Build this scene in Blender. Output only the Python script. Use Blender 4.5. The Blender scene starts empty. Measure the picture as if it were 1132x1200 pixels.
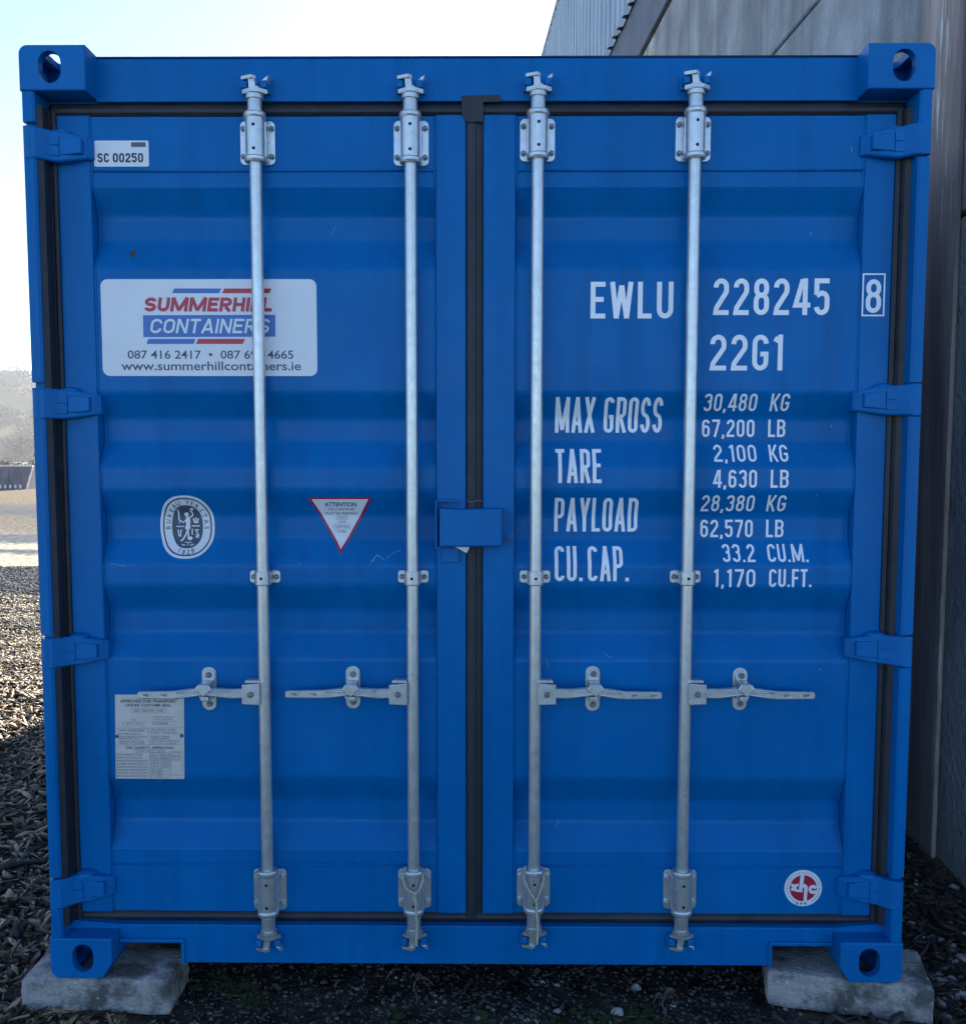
import bpy, bmesh, math, random
import numpy as np
from mathutils import Vector, Matrix
random.seed(7); rng = np.random.default_rng(11)
PI = math.pi; R_ = math.radians
sc = bpy.context.scene
C = sc.collection

# ------------------------------------------------------------------ camera
CAM = np.array([0.04413579, -2.65763632, 1.49721466 + 0.10])
RM = np.array([[0.99996296, 0.00851971, 0.00122318],
               [0.00189314, -0.07907791, -0.99686664],
               [-0.00839629, 0.99683203, -0.07909111]])      # rows: right, down, forward
cd = bpy.data.cameras.new('camera'); cam = bpy.data.objects.new('camera', cd); C.objects.link(cam)
cd.sensor_fit = 'HORIZONTAL'; cd.sensor_width = 36.0
cd.lens = 1133 / 1132 * 36.0
cd.shift_y = 25 / 1132
cd.clip_start = 0.05; cd.clip_end = 3000
m = Matrix(((RM[0][0], -RM[1][0], -RM[2][0], CAM[0]), (RM[0][1], -RM[1][1], -RM[2][1], CAM[1]),
            (RM[0][2], -RM[1][2], -RM[2][2], CAM[2]), (0, 0, 0, 1)))
cam.matrix_world = m
sc.camera = cam

# ------------------------------------------------------------------ sky, sun, exposure
SUN_AZ, SUN_EL = 15.0, 28.0          # azimuth clockwise from +Y
w = bpy.data.worlds.new('World'); sc.world = w; w.use_nodes = True
nt = w.node_tree; nt.nodes.clear()
out = nt.nodes.new('ShaderNodeOutputWorld'); bg = nt.nodes.new('ShaderNodeBackground')
sky = nt.nodes.new('ShaderNodeTexSky'); sky.sky_type = 'NISHITA'; sky.sun_disc = False
sky.sun_elevation = R_(SUN_EL); sky.sun_rotation = R_(SUN_AZ)
sky.air_density = 0.6; sky.dust_density = 0.3; sky.ozone_density = 3.0
bg.inputs['Strength'].default_value = 0.05
nt.links.new(sky.outputs[0], bg.inputs['Color']); nt.links.new(bg.outputs[0], out.inputs['Surface'])
sl = bpy.data.lights.new('sun', 'SUN'); sl.energy = 5.0; sl.angle = R_(0.5); sl.color = (1.0, 0.95, 0.88)
so = bpy.data.objects.new('sun', sl); C.objects.link(so)
sv = Vector((math.sin(R_(SUN_AZ)) * math.cos(R_(SUN_EL)), math.cos(R_(SUN_AZ)) * math.cos(R_(SUN_EL)), math.sin(R_(SUN_EL))))
so.rotation_euler = sv.to_track_quat('Z', 'Y').to_euler(); so.location = (10, 30, 30)
vs = sc.view_settings; vs.view_transform = 'Standard'; vs.look = 'None'; vs.gamma = 1; vs.exposure = 2.75
vs.use_curve_mapping = False

# ------------------------------------------------------------------ measuring: photo point on a plane Y = const -> metres
ZB = 0.10                             # container base stands on 100 mm blocks
def at(px, py, Y):
    d = RM.T @ np.array([(px - 566) / 1133, (py - 625) / 1133, 1.0])
    t = (Y - CAM[1]) / d[1]
    p = CAM + t * d
    return float(p[0]), float(p[2])
def X_(px, py, Y): return at(px, py, Y)[0]
def Z_(px, py, Y): return at(px, py, Y)[1]

# ------------------------------------------------------------------ materials
def mat(name, base, rough=0.5, metal=0.0, var=0.0, vscale=8.0, bump=0.0, bscale=60.0, stretch=(1, 1, 1),
        c2=None, c2scale=3.0, c2lo=0.5, c2hi=0.7, spec=0.5, coat=0.0, coords='Object', rvar=0.0, c2stretch=None, c2detail=8.0,
        c3=None, c3scale=3.0, c3lo=0.6, c3hi=0.65, c3stretch=None):
    M = bpy.data.materials.new(name); M.use_nodes = True
    n = M.node_tree; n.nodes.clear(); L = n.links.new
    o = n.nodes.new('ShaderNodeOutputMaterial'); p = n.nodes.new('ShaderNodeBsdfPrincipled')
    L(p.outputs[0], o.inputs['Surface'])
    p.inputs['Roughness'].default_value = rough; p.inputs['Metallic'].default_value = metal
    p.inputs['Specular IOR Level'].default_value = spec
    p.inputs['Coat Weight'].default_value = coat; p.inputs['Coat Roughness'].default_value = 0.15
    tc = n.nodes.new('ShaderNodeTexCoord')
    def mp(s):
        q = n.nodes.new('ShaderNodeMapping'); q.inputs['Scale'].default_value = s
        L(tc.outputs[coords], q.inputs['Vector']); return q
    m0 = mp(stretch)
    def noise(sc_, det=6.0, mpn=None, rgh=0.55):
        q = n.nodes.new('ShaderNodeTexNoise'); q.inputs['Scale'].default_value = sc_; q.inputs['Detail'].default_value = det
        q.inputs['Roughness'].default_value = rgh
        L((mpn or m0).outputs[0], q.inputs['Vector']); return q
    def mr(src, a, b, c, d):
        q = n.nodes.new('ShaderNodeMapRange'); L(src, q.inputs[0])
        for i, v in enumerate((a, b, c, d)): q.inputs[i + 1].default_value = v
        return q
    def mix(fac, a, b):
        q = n.nodes.new('ShaderNodeMix'); q.data_type = 'RGBA'
        L(fac, q.inputs[0])
        for s, v in ((6, a), (7, b)):
            if isinstance(v, tuple): q.inputs[s].default_value = (*v, 1)
            else: L(v, q.inputs[s])
        return q.outputs[2]
    col = tuple(base)
    if var > 0:
        f = mr(noise(vscale).outputs[0], 0.3, 0.7, 0, 1)
        col = mix(f.outputs[0], tuple(max(0, x * (1 - var)) for x in base), tuple(min(1, x * (1 + var)) for x in base))
    if c2 is not None:
        f = mr(noise(c2scale, c2detail, mp(c2stretch) if c2stretch else None, 0.65).outputs[0], c2lo, c2hi, 0, 1)
        col = mix(f.outputs[0], col, tuple(c2))
    if c3 is not None:
        f = mr(noise(c3scale, 10.0, mp(c3stretch) if c3stretch else None, 0.7).outputs[0], c3lo, c3hi, 0, 1)
        col = mix(f.outputs[0], col, tuple(c3))
    if isinstance(col, tuple): p.inputs['Base Color'].default_value = (*col, 1)
    else: L(col, p.inputs['Base Color'])
    if rvar > 0:
        f = mr(noise(vscale * 2.3).outputs[0], 0.3, 0.7, max(0.02, rough - rvar), min(1, rough + rvar)); L(f.outputs[0], p.inputs['Roughness'])
    if bump > 0:
        b = n.nodes.new('ShaderNodeBump'); b.inputs['Strength'].default_value = 1.0; b.inputs['Distance'].default_value = bump
        L(noise(bscale).outputs[0], b.inputs['Height']); L(b.outputs[0], p.inputs['Normal'])
    return M

M_blue = mat('blue_paint', (0.0002, 0.138, 0.40), rough=0.30, spec=0.13, var=0.08, vscale=3.0, bump=0.0008, bscale=7.0, rvar=0.09,
             c2=(0.001, 0.098, 0.29), c2scale=2.6, c2lo=0.48, c2hi=0.82, c2stretch=(4.5, 4.5, 0.28),
             c3=(0.25, 0.42, 0.62), c3scale=34.0, c3lo=0.775, c3hi=0.80)
M_blue2 = mat('blue_paint_worn', (0.0005, 0.14, 0.41), rough=0.42, spec=0.17, var=0.12, vscale=6.0, bump=0.0015, bscale=16.0, rvar=0.08,
              c2=(0.004, 0.13, 0.39), c2scale=7, c2lo=0.52, c2hi=0.8,
              c3=(0.20, 0.36, 0.5), c3scale=22.0, c3lo=0.70, c3hi=0.74)
M_rail = mat('blue_paint_roof_edge', (0.006, 0.03, 0.09), rough=0.6, var=0.4, vscale=20)
M_gal = mat('galvanised_steel', (0.60, 0.635, 0.62), rough=0.34, metal=0.70, var=0.08, vscale=40, bump=0.00012, bscale=120, rvar=0.07,
            c2=(0.50, 0.54, 0.54), c2scale=26, c2lo=0.52, c2hi=0.8)
M_bolt = mat('bolt_steel', (0.22, 0.24, 0.25), rough=0.5, metal=0.8, var=0.3, vscale=120)
M_hole = mat('dark_hole', (0.012, 0.013, 0.015), rough=0.8)
M_rub = mat('rubber_gasket', (0.015, 0.019, 0.028), rough=0.55, var=0.3, vscale=25, bump=0.001, bscale=60,
            c2=(0.034, 0.036, 0.042), c2scale=9, c2lo=0.5, c2hi=0.75, c2stretch=(0.4, 0.4, 0.4))
M_vinyl = mat('white_vinyl', (0.74, 0.76, 0.78), rough=0.38, var=0.03, vscale=12)
M_paintw = mat('white_marking_paint', (0.88, 0.90, 0.91), rough=0.42, var=0.04, vscale=20, c3=(0.2, 0.3, 0.5), c3scale=60, c3lo=0.72, c3hi=0.75)
M_red = mat('red_print', (0.50, 0.035, 0.05), rough=0.4)
M_dkred = mat('crimson_print', (0.42, 0.012, 0.04), rough=0.4)
M_pblue = mat('blue_print', (0.045, 0.16, 0.46), rough=0.4)
M_ink = mat('navy_ink', (0.02, 0.035, 0.06), rough=0.5)
M_ink2 = mat('grey_ink', (0.10, 0.11, 0.13), rough=0.5)
M_slate = mat('slate_print', (0.055, 0.08, 0.115), rough=0.5)
M_plate = mat('aluminium_plate', (0.60, 0.58, 0.53), rough=0.45, metal=0.25, var=0.06, vscale=18)
M_white = mat('white_card', (0.78, 0.78, 0.76), rough=0.6)
M_twine = mat('twine_fibre', (0.42, 0.44, 0.34), rough=0.9, var=0.35, vscale=220)
M_block = mat('concrete_block', (0.42, 0.415, 0.39), rough=0.95, var=0.35, vscale=14, bump=0.012, bscale=95,
              c2=(0.11, 0.112, 0.105), c2scale=7.5, c2lo=0.48, c2hi=0.62, c3=(0.75, 0.75, 0.72), c3scale=38, c3lo=0.61, c3hi=0.66)
M_wall = mat('rough_cast_concrete', (0.56, 0.575, 0.49), rough=0.95, var=0.38, vscale=34, stretch=(1, 0.22, 1), bump=0.035, bscale=34,
             c2=(0.25, 0.285, 0.20), c2scale=3.2, c2lo=0.46, c2hi=0.60, c2stretch=(1, 0.7, 0.16),
             c3=(0.95, 0.95, 0.90), c3scale=42, c3lo=0.575, c3hi=0.63, c3stretch=(1, 0.2, 0.6))
M_wall2 = mat('weathered_concrete', (0.40, 0.42, 0.40), rough=0.95, var=0.3, vscale=3, bump=0.012, bscale=40,
              c2=(0.20, 0.215, 0.20), c2scale=3.0, c2lo=0.42, c2hi=0.66, c2stretch=(1, 1, 0.15))
M_col = mat('rusted_brown_steel', (0.40, 0.32, 0.265), rough=0.75, var=0.34, vscale=5, stretch=(3, 3, 0.30), bump=0.004, bscale=30,
            c2=(0.20, 0.15, 0.13), c2scale=2.0, c2lo=0.46, c2hi=0.62, c2stretch=(2, 2, 0.25),
            c3=(0.66, 0.62, 0.56), c3scale=5.0, c3lo=0.58, c3hi=0.66, c3stretch=(3, 3, 0.22))
M_clad = mat('grey_steel_sheeting', (0.42, 0.49, 0.53), rough=0.45, metal=0.1, var=0.10, vscale=1.2,
             c2=(0.32, 0.37, 0.40), c2scale=2.5, c2lo=0.5, c2hi=0.75, c2stretch=(2, 2, 0.3))
M_beam = mat('dark_eaves_steel', (0.10, 0.115, 0.14), rough=0.65, var=0.25, vscale=3)
M_chip = mat('wood_bark', (0.15, 0.115, 0.08), rough=0.62, var=0.55, vscale=2.6)
M_soil = None
M_stone = mat('pale_stone', (0.34, 0.33, 0.32), rough=0.85, var=0.35, vscale=22, bump=0.004, bscale=60, c2=(0.16, 0.15, 0.15), c2scale=14, c2lo=0.5, c2hi=0.6)
M_moss = mat('moss_green', (0.04, 0.065, 0.016), rough=0.9, var=0.5, vscale=18)
M_stick = mat('dark_wet_wood', (0.03, 0.024, 0.02), rough=0.6, var=0.4, vscale=18, bump=0.002, bscale=60, stretch=(0.3, 1, 1))
M_weed = mat('dry_weed_stem', (0.12, 0.075, 0.055), rough=0.85, var=0.3, vscale=40)

def chip_mat():
    """wood chips: tone differs chip by chip (random per island)"""
    M = bpy.data.materials.new('wood_bark_chips'); M.use_nodes = True; n = M.node_tree; L = n.links.new
    p = n.nodes['Principled BSDF']; g = n.nodes.new('ShaderNodeNewGeometry'); r = n.nodes.new('ShaderNodeValToRGB')
    e = r.color_ramp.elements
    e[0].position = 0; e[0].color = (0.022, 0.019, 0.018, 1); e[1].position = 1; e[1].color = (0.70, 0.53, 0.30, 1)
    for ps, c in ((0.4, (0.07, 0.058, 0.045, 1)), (0.72, (0.29, 0.215, 0.12, 1))):
        q = e.new(ps); q.color = c
    L(g.outputs['Random Per Island'], r.inputs[0])
    tc = n.nodes.new('ShaderNodeTexCoord'); no = n.nodes.new('ShaderNodeTexNoise'); no.inputs['Scale'].default_value = 40; no.inputs['Detail'].default_value = 5
    L(tc.outputs['Object'], no.inputs['Vector'])
    mx = n.nodes.new('ShaderNodeMix'); mx.data_type = 'RGBA'; mx.blend_type = 'MULTIPLY'; mx.inputs[0].default_value = 0.6
    L(r.outputs[0], mx.inputs[6]); L(no.outputs[0], mx.inputs[7]); L(mx.outputs[2], p.inputs['Base Color'])
    p.inputs['Roughness'].default_value = 0.6; p.inputs['Specular IOR Level'].default_value = 0.3
    return M
M_chips = chip_mat()
M_bark = mat('dark_bark_mulch', (0.045, 0.037, 0.032), rough=0.5, var=0.6, vscale=24, c3=(0.16, 0.14, 0.12), c3scale=16, c3lo=0.6, c3hi=0.68)

# ------------------------------------------------------------------ mesh helpers
class MB:
    def __init__(s): s.bm = bmesh.new(); s.mats = []
    def mi(s, m):
        if m not in s.mats: s.mats.append(m)
        return s.mats.index(m)
    def add(s, verts, faces, m, smooth=False):
        i = s.mi(m); vs_ = [s.bm.verts.new(v) for v in verts]
        for f in faces:
            try:
                q = s.bm.faces.new([vs_[k] for k in f]); q.material_index = i; q.smooth = smooth
            except ValueError: pass
        return vs_
    def absorb(s, bm2, m, M=None, smooth=False):
        bm2.verts.ensure_lookup_table(); bm2.verts.index_update()
        vs_ = [(M @ v.co if M else v.co)[:] for v in bm2.verts]
        fs = [[v.index for v in f.verts] for f in bm2.faces]
        s.add(vs_, fs, m, smooth); bm2.free()
    def box(s, x0, x1, y0, y1, z0, z1, m, bev=0.0, seg=2, M=None):
        b = bmesh.new(); bmesh.ops.create_cube(b, size=1)
        for v in b.verts: v.co = ((x0 + x1) / 2 + v.co.x * (x1 - x0), (y0 + y1) / 2 + v.co.y * (y1 - y0), (z0 + z1) / 2 + v.co.z * (z1 - z0))
        if bev > 0: bmesh.ops.bevel(b, geom=b.edges[:], offset=bev, segments=seg, affect='EDGES', profile=0.5)
        s.absorb(b, m, M, False)
    def prism(s, poly, y0, y1, m, bev=0.0, seg=2, axis='Y', M=None):
        """poly in (x,z) pulled along Y (y0 nearest the camera); axis 'Z': poly in (x,y) pulled along z; 'X': poly in (y,z) pulled along x"""
        b = bmesh.new()
        f = {'Y': lambda p, d: (p[0], d, p[1]), 'Z': lambda p, d: (p[0], p[1], d), 'X': lambda p, d: (d, p[0], p[1])}[axis]
        a = [b.verts.new(f(p, y0)) for p in poly]; c = [b.verts.new(f(p, y1)) for p in poly]
        b.faces.new(a); b.faces.new(c[::-1]); n = len(poly)
        for i in range(n): b.faces.new((a[i], c[i], c[(i + 1) % n], a[(i + 1) % n]))
        bmesh.ops.recalc_face_normals(b, faces=b.faces[:])
        if bev > 0:
            fe = [e for e in b.edges if all(v in a for v in e.verts)]
            bmesh.ops.bevel(b, geom=fe, offset=bev, segments=seg, affect='EDGES', profile=0.5)
        s.absorb(b, m, M)
    def cyl(s, p0, p1, r0, r1, m, n=20, cap=True, smooth=True):
        p0 = Vector(p0); p1 = Vector(p1); d = (p1 - p0).normalized()
        u = d.orthogonal().normalized(); v = d.cross(u)
        A = [p0 + r0 * (math.cos(2 * PI * k / n) * u + math.sin(2 * PI * k / n) * v) for k in range(n)]
        B = [p1 + r1 * (math.cos(2 * PI * k / n) * u + math.sin(2 * PI * k / n) * v) for k in range(n)]
        s.add([x[:] for x in A + B], [(k, (k + 1) % n, n + (k + 1) % n, n + k) for k in range(n)], m, smooth)
        if cap:
            s.add([x[:] for x in A], [tuple(range(n))[::-1]], m); s.add([x[:] for x in B], [tuple(range(n))], m)
    def lathe(s, cx, cy, prof, m, n=24):
        """prof: list of (r, z) about a vertical axis at (cx, cy)"""
        for (r0, z0), (r1, z1) in zip(prof, prof[1:]):
            s.cyl((cx, cy, z0), (cx, cy, z1), max(r0, 1e-4), max(r1, 1e-4), m, n, cap=False)
        s.cyl((cx, cy, prof[0][1] - 1e-4), (cx, cy, prof[0][1]), prof[0][0], prof[0][0], m, n)
        s.cyl((cx, cy, prof[-1][1]), (cx, cy, prof[-1][1] + 1e-4), prof[-1][0], prof[-1][0], m, n)
    def bolt(s, x, y, z, r, m, h=0.008, n=6):
        s.cyl((x, y + h, z), (x, y, z), r, r * 0.92, m, n, smooth=False)
        s.cyl((x, y, z), (x, y - h * 0.35, z), r * 0.72, r * 0.45, m, 12)
    def tube(s, pts, r, m, n=8):
        pts = [Vector(p) for p in pts]; rings = []
        u = None
        for i, p in enumerate(pts):
            d = (pts[min(i + 1, len(pts) - 1)] - pts[max(i - 1, 0)]).normalized()
            u = d.orthogonal().normalized() if u is None else (u - d * u.dot(d)).normalized()
            v = d.cross(u); rr = r[i] if isinstance(r, (list, tuple)) else r
            rings.append([(p + rr * (math.cos(2 * PI * k / n) * u + math.sin(2 * PI * k / n) * v))[:] for k in range(n)])
        V = [q for g in rings for q in g]; F = []
        for i in range(len(pts) - 1):
            for k in range(n): F.append((i * n + k, i * n + (k + 1) % n, (i + 1) * n + (k + 1) % n, (i + 1) * n + k))
        F.append(tuple(range(n))[::-1]); F.append(tuple(range((len(pts) - 1) * n, len(pts) * n)))
        s.add(V, F, m, True)
    def ribbon(s, pts, t, y, m, closed=False):
        """flat stroke in the X-Z plane at depth y, mitred"""
        P = []
        for p in pts:
            if not P or (Vector(p) - P[-1]).length > 1e-5: P.append(Vector(p))
        if closed and (P[0] - P[-1]).length < 1e-5: P.pop()
        n = len(P); Lf = []; Rt = []
        for i in range(n):
            a = P[i - 1] if (i > 0 or closed) else None; b = P[(i + 1) % n] if (i < n - 1 or closed) else None
            d0 = (P[i] - a).normalized() if a is not None else None; d1 = (b - P[i]).normalized() if b is not None else None
            if d0 is None: d0 = d1
            if d1 is None: d1 = d0
            n0 = Vector((-d0.y, d0.x)); n1 = Vector((-d1.y, d1.x)); mm = n0 + n1
            if mm.length < 1e-6: mm = n0
            mm.normalize(); k = 1 / max(0.45, mm.dot(n1))
            Lf.append(P[i] + mm * (t / 2 * k)); Rt.append(P[i] - mm * (t / 2 * k))
        V = [(q.x, y, q.y) for q in Lf] + [(q.x, y, q.y) for q in Rt]
        F = [(i, n + i, n + (i + 1) % n, (i + 1) % n) for i in range(n if closed else n - 1)]
        s.add(V, F, m)
    def flat(s, poly, y, m):
        s.add([(p[0], y, p[1]) for p in poly], [tuple(range(len(poly)))], m)
    def build(s, name, parent=None, normals=True, loc=None):
        if normals: bmesh.ops.recalc_face_normals(s.bm, faces=s.bm.faces[:])
        me = bpy.data.meshes.new(name); s.bm.to_mesh(me); s.bm.free()
        for m_ in s.mats: me.materials.append(m_)
        o = bpy.data.objects.new(name, me); C.objects.link(o)
        if parent is not None: o.parent = parent
        if loc: o.location = loc
        return o

def tag(o, label=None, cat=None, group=None, kind=None):
    if label: o['label'] = label
    if cat: o['category'] = cat
    if group: o['group'] = group
    if kind: o['kind'] = kind
    return o
def empty(name, loc=(0, 0, 0)):
    o = bpy.data.objects.new(name, None); C.objects.link(o); o.location = loc; o.empty_display_size = 0.2
    return o
def arc(cx, cz, rx, rz, a0, a1, n=14):
    return [(cx + rx * math.cos(R_(a0 + (a1 - a0) * k / n)), cz + rz * math.sin(R_(a0 + (a1 - a0) * k / n))) for k in range(n + 1)]
def rrect(x0, x1, z0, z1, r, n=6):
    return arc(x1 - r, z1 - r, r, r, 0, 90, n) + arc(x0 + r, z1 - r, r, r, 90, 180, n) + arc(x0 + r, z0 + r, r, r, 180, 270, n) + arc(x1 - r, z0 + r, r, r, 270, 360, n)

# ------------------------------------------------------------------ ground shape
def vnoise(x, y, s, seed=0):
    x = np.asarray(x) / s; y = np.asarray(y) / s
    xi = np.floor(x).astype(np.int64); yi = np.floor(y).astype(np.int64); fx = x - xi; fy = y - yi
    fx = fx * fx * (3 - 2 * fx); fy = fy * fy * (3 - 2 * fy)
    def h(a, b):
        n = (a * 374761393 + b * 668265263 + seed * 982451653) & 0x7fffffff
        n = ((n ^ (n >> 13)) * 1274126177) & 0x7fffffff
        return ((n ^ (n >> 16)) & 0xffff) / 65535.0
    return (h(xi, yi) * (1 - fx) + h(xi + 1, yi) * fx) * (1 - fy) + (h(xi, yi + 1) * (1 - fx) + h(xi + 1, yi + 1) * fx) * fy
def sstep(a, b, x):
    t = np.clip((x - a) / (b - a), 0, 1); return t * t * (3 - 2 * t)
def ground_h(x, y):
    x = np.asarray(x, float); y = np.asarray(y, float)
    near = 1 - sstep(8, 14, np.hypot(x, y))
    h = (vnoise(x, y, 0.35, 1) - 0.5) * 0.05 * near + (vnoise(x, y, 0.11, 2) - 0.5) * 0.022 * near + (vnoise(x, y, 1.6, 3) - 0.5) * 0.06 * near
    h = h + 0.30 * np.exp(-((x - 1.95) / 0.40) ** 2) * sstep(0.0, 1.3, y) * (1 - sstep(6, 9, y))       # heap against the shed wall
    h = h + 0.04 * np.exp(-((x - 1.1) / 0.2) ** 2 - ((y + 0.09) / 0.05) ** 2)                        # bark raked against the block
    under = (np.abs(x) < 1.3) & (y > -0.5) & (y < 6.3)
    h = np.where(under, np.minimum(h * 0.6, 0.045), h)
    far = sstep(10, 16, y) * np.exp(-((y - 30) / 30.0) ** 2)
    h = h + far * (vnoise(x, y, 3.2, 5) - 0.5) * 0.16
    return h - 0.006
def nonuni(a0, a1, fine0, fine1, step, ratio=1.22):
    xs = list(np.arange(fine0, fine1 + 1e-6, step)); s = step; v = fine1
    while v < a1: s *= ratio; v += s; xs.append(min(v, a1))
    s = step; v = fine0
    while v > a0: s *= ratio; v -= s; xs.insert(0, max(v, a0))
    return np.array(xs)
def ground_mat():
    M = bpy.data.materials.new('bare_ground'); M.use_nodes = True; n = M.node_tree; L = n.links.new
    p = n.nodes['Principled BSDF']; p.inputs['Roughness'].default_value = 0.95; p.inputs['Specular IOR Level'].default_value = 0.06
    tc = n.nodes.new('ShaderNodeTexCoord'); sx = n.nodes.new('ShaderNodeSeparateXYZ'); L(tc.outputs['Object'], sx.inputs[0])
    def noise(s, d=6, st=None):
        q = n.nodes.new('ShaderNodeTexNoise'); q.inputs['Scale'].default_value = s; q.inputs['Detail'].default_value = d
        mp = n.nodes.new('ShaderNodeMapping'); mp.inputs['Scale'].default_value = st or (1, 1, 1); L(tc.outputs['Object'], mp.inputs[0]); L(mp.outputs[0], q.inputs['Vector']); return q
    def math_(op, a, b=None, v=None):
        q = n.nodes.new('ShaderNodeMath'); q.operation = op; L(a, q.inputs[0])
        if b is not None: L(b, q.inputs[1])
        if v is not None: q.inputs[1].default_value = v
        return q.outputs[0]
    # bands of ground colour going away from the container (bark, grey grit, pale and dark stripes, field)
    wob = math_('MULTIPLY', math_('SUBTRACT', noise(0.45, 9).outputs[0], v=0.5), v=3.4)
    yy = math_('ADD', sx.outputs[1], wob)
    lg = math_('DIVIDE', math_('ADD', yy, v=2.66), v=60.0)
    cr = n.nodes.new('ShaderNodeValToRGB'); L(lg, cr.inputs[0]); e = cr.color_ramp.elements
    def D(d): return min(1, d / 60.0)
    bark = (0.10, 0.078, 0.052); grit = (0.04, 0.045, 0.05); pale = (0.22, 0.195, 0.15); dark_stripe = (0.04, 0.047, 0.056); tan = (0.085, 0.067, 0.045)
    stops = [(0, bark), (8.6, bark), (9.2, grit), (13.4, grit), (13.9, pale), (15.2, pale), (15.6, dark_stripe), (16.4, dark_stripe), (16.7, pale), (17.6, pale), (18.0, dark_stripe), (19.6, dark_stripe),
             (20.2, (0.10, 0.088, 0.068)), (21.2, (0.07, 0.062, 0.05)), (25.0, (0.065, 0.057, 0.046)), (26.5, (0.03, 0.036, 0.044)), (31.0, (0.045, 0.045, 0.048)), (33, tan), (46, tan), (58, (0.09, 0.075, 0.048))]
    e[0].position = 0; e[0].color = (*bark, 1); e[1].position = 1; e[1].color = (0.08, 0.08, 0.044, 1)
    for d, c in stops[1:]:
        q = e.new(D(d)); q.color = (*c, 1)
    sp = noise(9, 10); r2 = n.nodes.new('ShaderNodeMapRange'); L(sp.outputs[0], r2.inputs[0])
    r2.inputs[1].default_value = 0.32; r2.inputs[2].default_value = 0.70; r2.inputs[3].default_value = 0.25; r2.inputs[4].default_value = 1.8
    # unseen paler ground added behind the camera to bounce sunlight onto the door
    m3 = n.nodes.new('ShaderNodeMapRange'); L(math_('ADD', yy, v=0.0), m3.inputs[0])
    for i_, v_ in enumerate((-3.2, -2.6, 1.0, 0.0)): m3.inputs[i_ + 1].default_value = v_
    mx = n.nodes.new('ShaderNodeMix'); mx.data_type = 'RGBA'; L(m3.outputs[0], mx.inputs[0]); L(cr.outputs[0], mx.inputs[6]); mx.inputs[7].default_value = (0.115, 0.135, 0.155, 1)
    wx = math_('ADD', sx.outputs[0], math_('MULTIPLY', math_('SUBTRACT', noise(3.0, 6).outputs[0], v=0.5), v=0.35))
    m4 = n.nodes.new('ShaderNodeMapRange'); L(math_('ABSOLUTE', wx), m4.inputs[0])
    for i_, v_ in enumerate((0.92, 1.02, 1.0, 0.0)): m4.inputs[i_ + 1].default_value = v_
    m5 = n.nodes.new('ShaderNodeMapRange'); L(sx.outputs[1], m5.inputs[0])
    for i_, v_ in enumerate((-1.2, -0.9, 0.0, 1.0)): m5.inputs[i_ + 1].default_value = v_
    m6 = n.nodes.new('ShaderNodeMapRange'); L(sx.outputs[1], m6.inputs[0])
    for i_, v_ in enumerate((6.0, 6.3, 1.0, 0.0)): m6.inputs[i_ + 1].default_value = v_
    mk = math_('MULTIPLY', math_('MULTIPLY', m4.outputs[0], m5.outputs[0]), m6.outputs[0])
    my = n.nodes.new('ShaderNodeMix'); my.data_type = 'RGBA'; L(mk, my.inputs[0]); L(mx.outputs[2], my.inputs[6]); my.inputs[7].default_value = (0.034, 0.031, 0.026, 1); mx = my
    vm = n.nodes.new('ShaderNodeVectorMath'); vm.operation = 'SCALE'; L(mx.outputs[2], vm.inputs[0]); L(r2.outputs[0], vm.inputs['Scale'])
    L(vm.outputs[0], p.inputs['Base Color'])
    b = n.nodes.new('ShaderNodeBump'); b.inputs['Distance'].default_value = 0.02; L(noise(35, 8).outputs[0], b.inputs['Height']); L(b.outputs[0], p.inputs['Normal'])
    return M
M_ground = ground_mat()
gx = nonuni(-900, 900, -4.6, 2.6, 0.055); gy = nonuni(-60, 1400, -0.7, 8.0, 0.06)
GX, GY = np.meshgrid(gx, gy); GZ = ground_h(GX, GY)
nx, ny = len(gx), len(gy)
me = bpy.data.meshes.new('ground')
ii = np.arange((nx - 1) * (ny - 1)); r0 = ii // (nx - 1); c0 = ii % (nx - 1); a = r0 * nx + c0
faces = np.stack([a, a + 1, a + nx + 1, a + nx], 1)
def np_mesh(me, V, F, smooth=False):
    F = np.asarray(F, np.int32); k = F.shape[1]
    me.vertices.add(len(V)); me.vertices.foreach_set('co', np.asarray(V, np.float32).ravel())
    me.loops.add(F.size); me.loops.foreach_set('vertex_index', F.ravel())
    me.polygons.add(len(F)); me.polygons.foreach_set('loop_start', np.arange(0, F.size, k, dtype=np.int32)); me.polygons.foreach_set('loop_total', np.full(len(F), k, np.int32))
    if smooth: me.polygons.foreach_set('use_smooth', np.ones(len(F), bool))
    me.update(calc_edges=True); me.validate()
np_mesh(me, np.stack([GX.ravel(), GY.ravel(), GZ.ravel()], 1), faces, True)
me.materials.append(M_ground)
ground = bpy.data.objects.new('ground', me); C.objects.link(ground); tag(ground, 'bark and gravel covered ground of the yard', 'ground', kind='structure')

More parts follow.
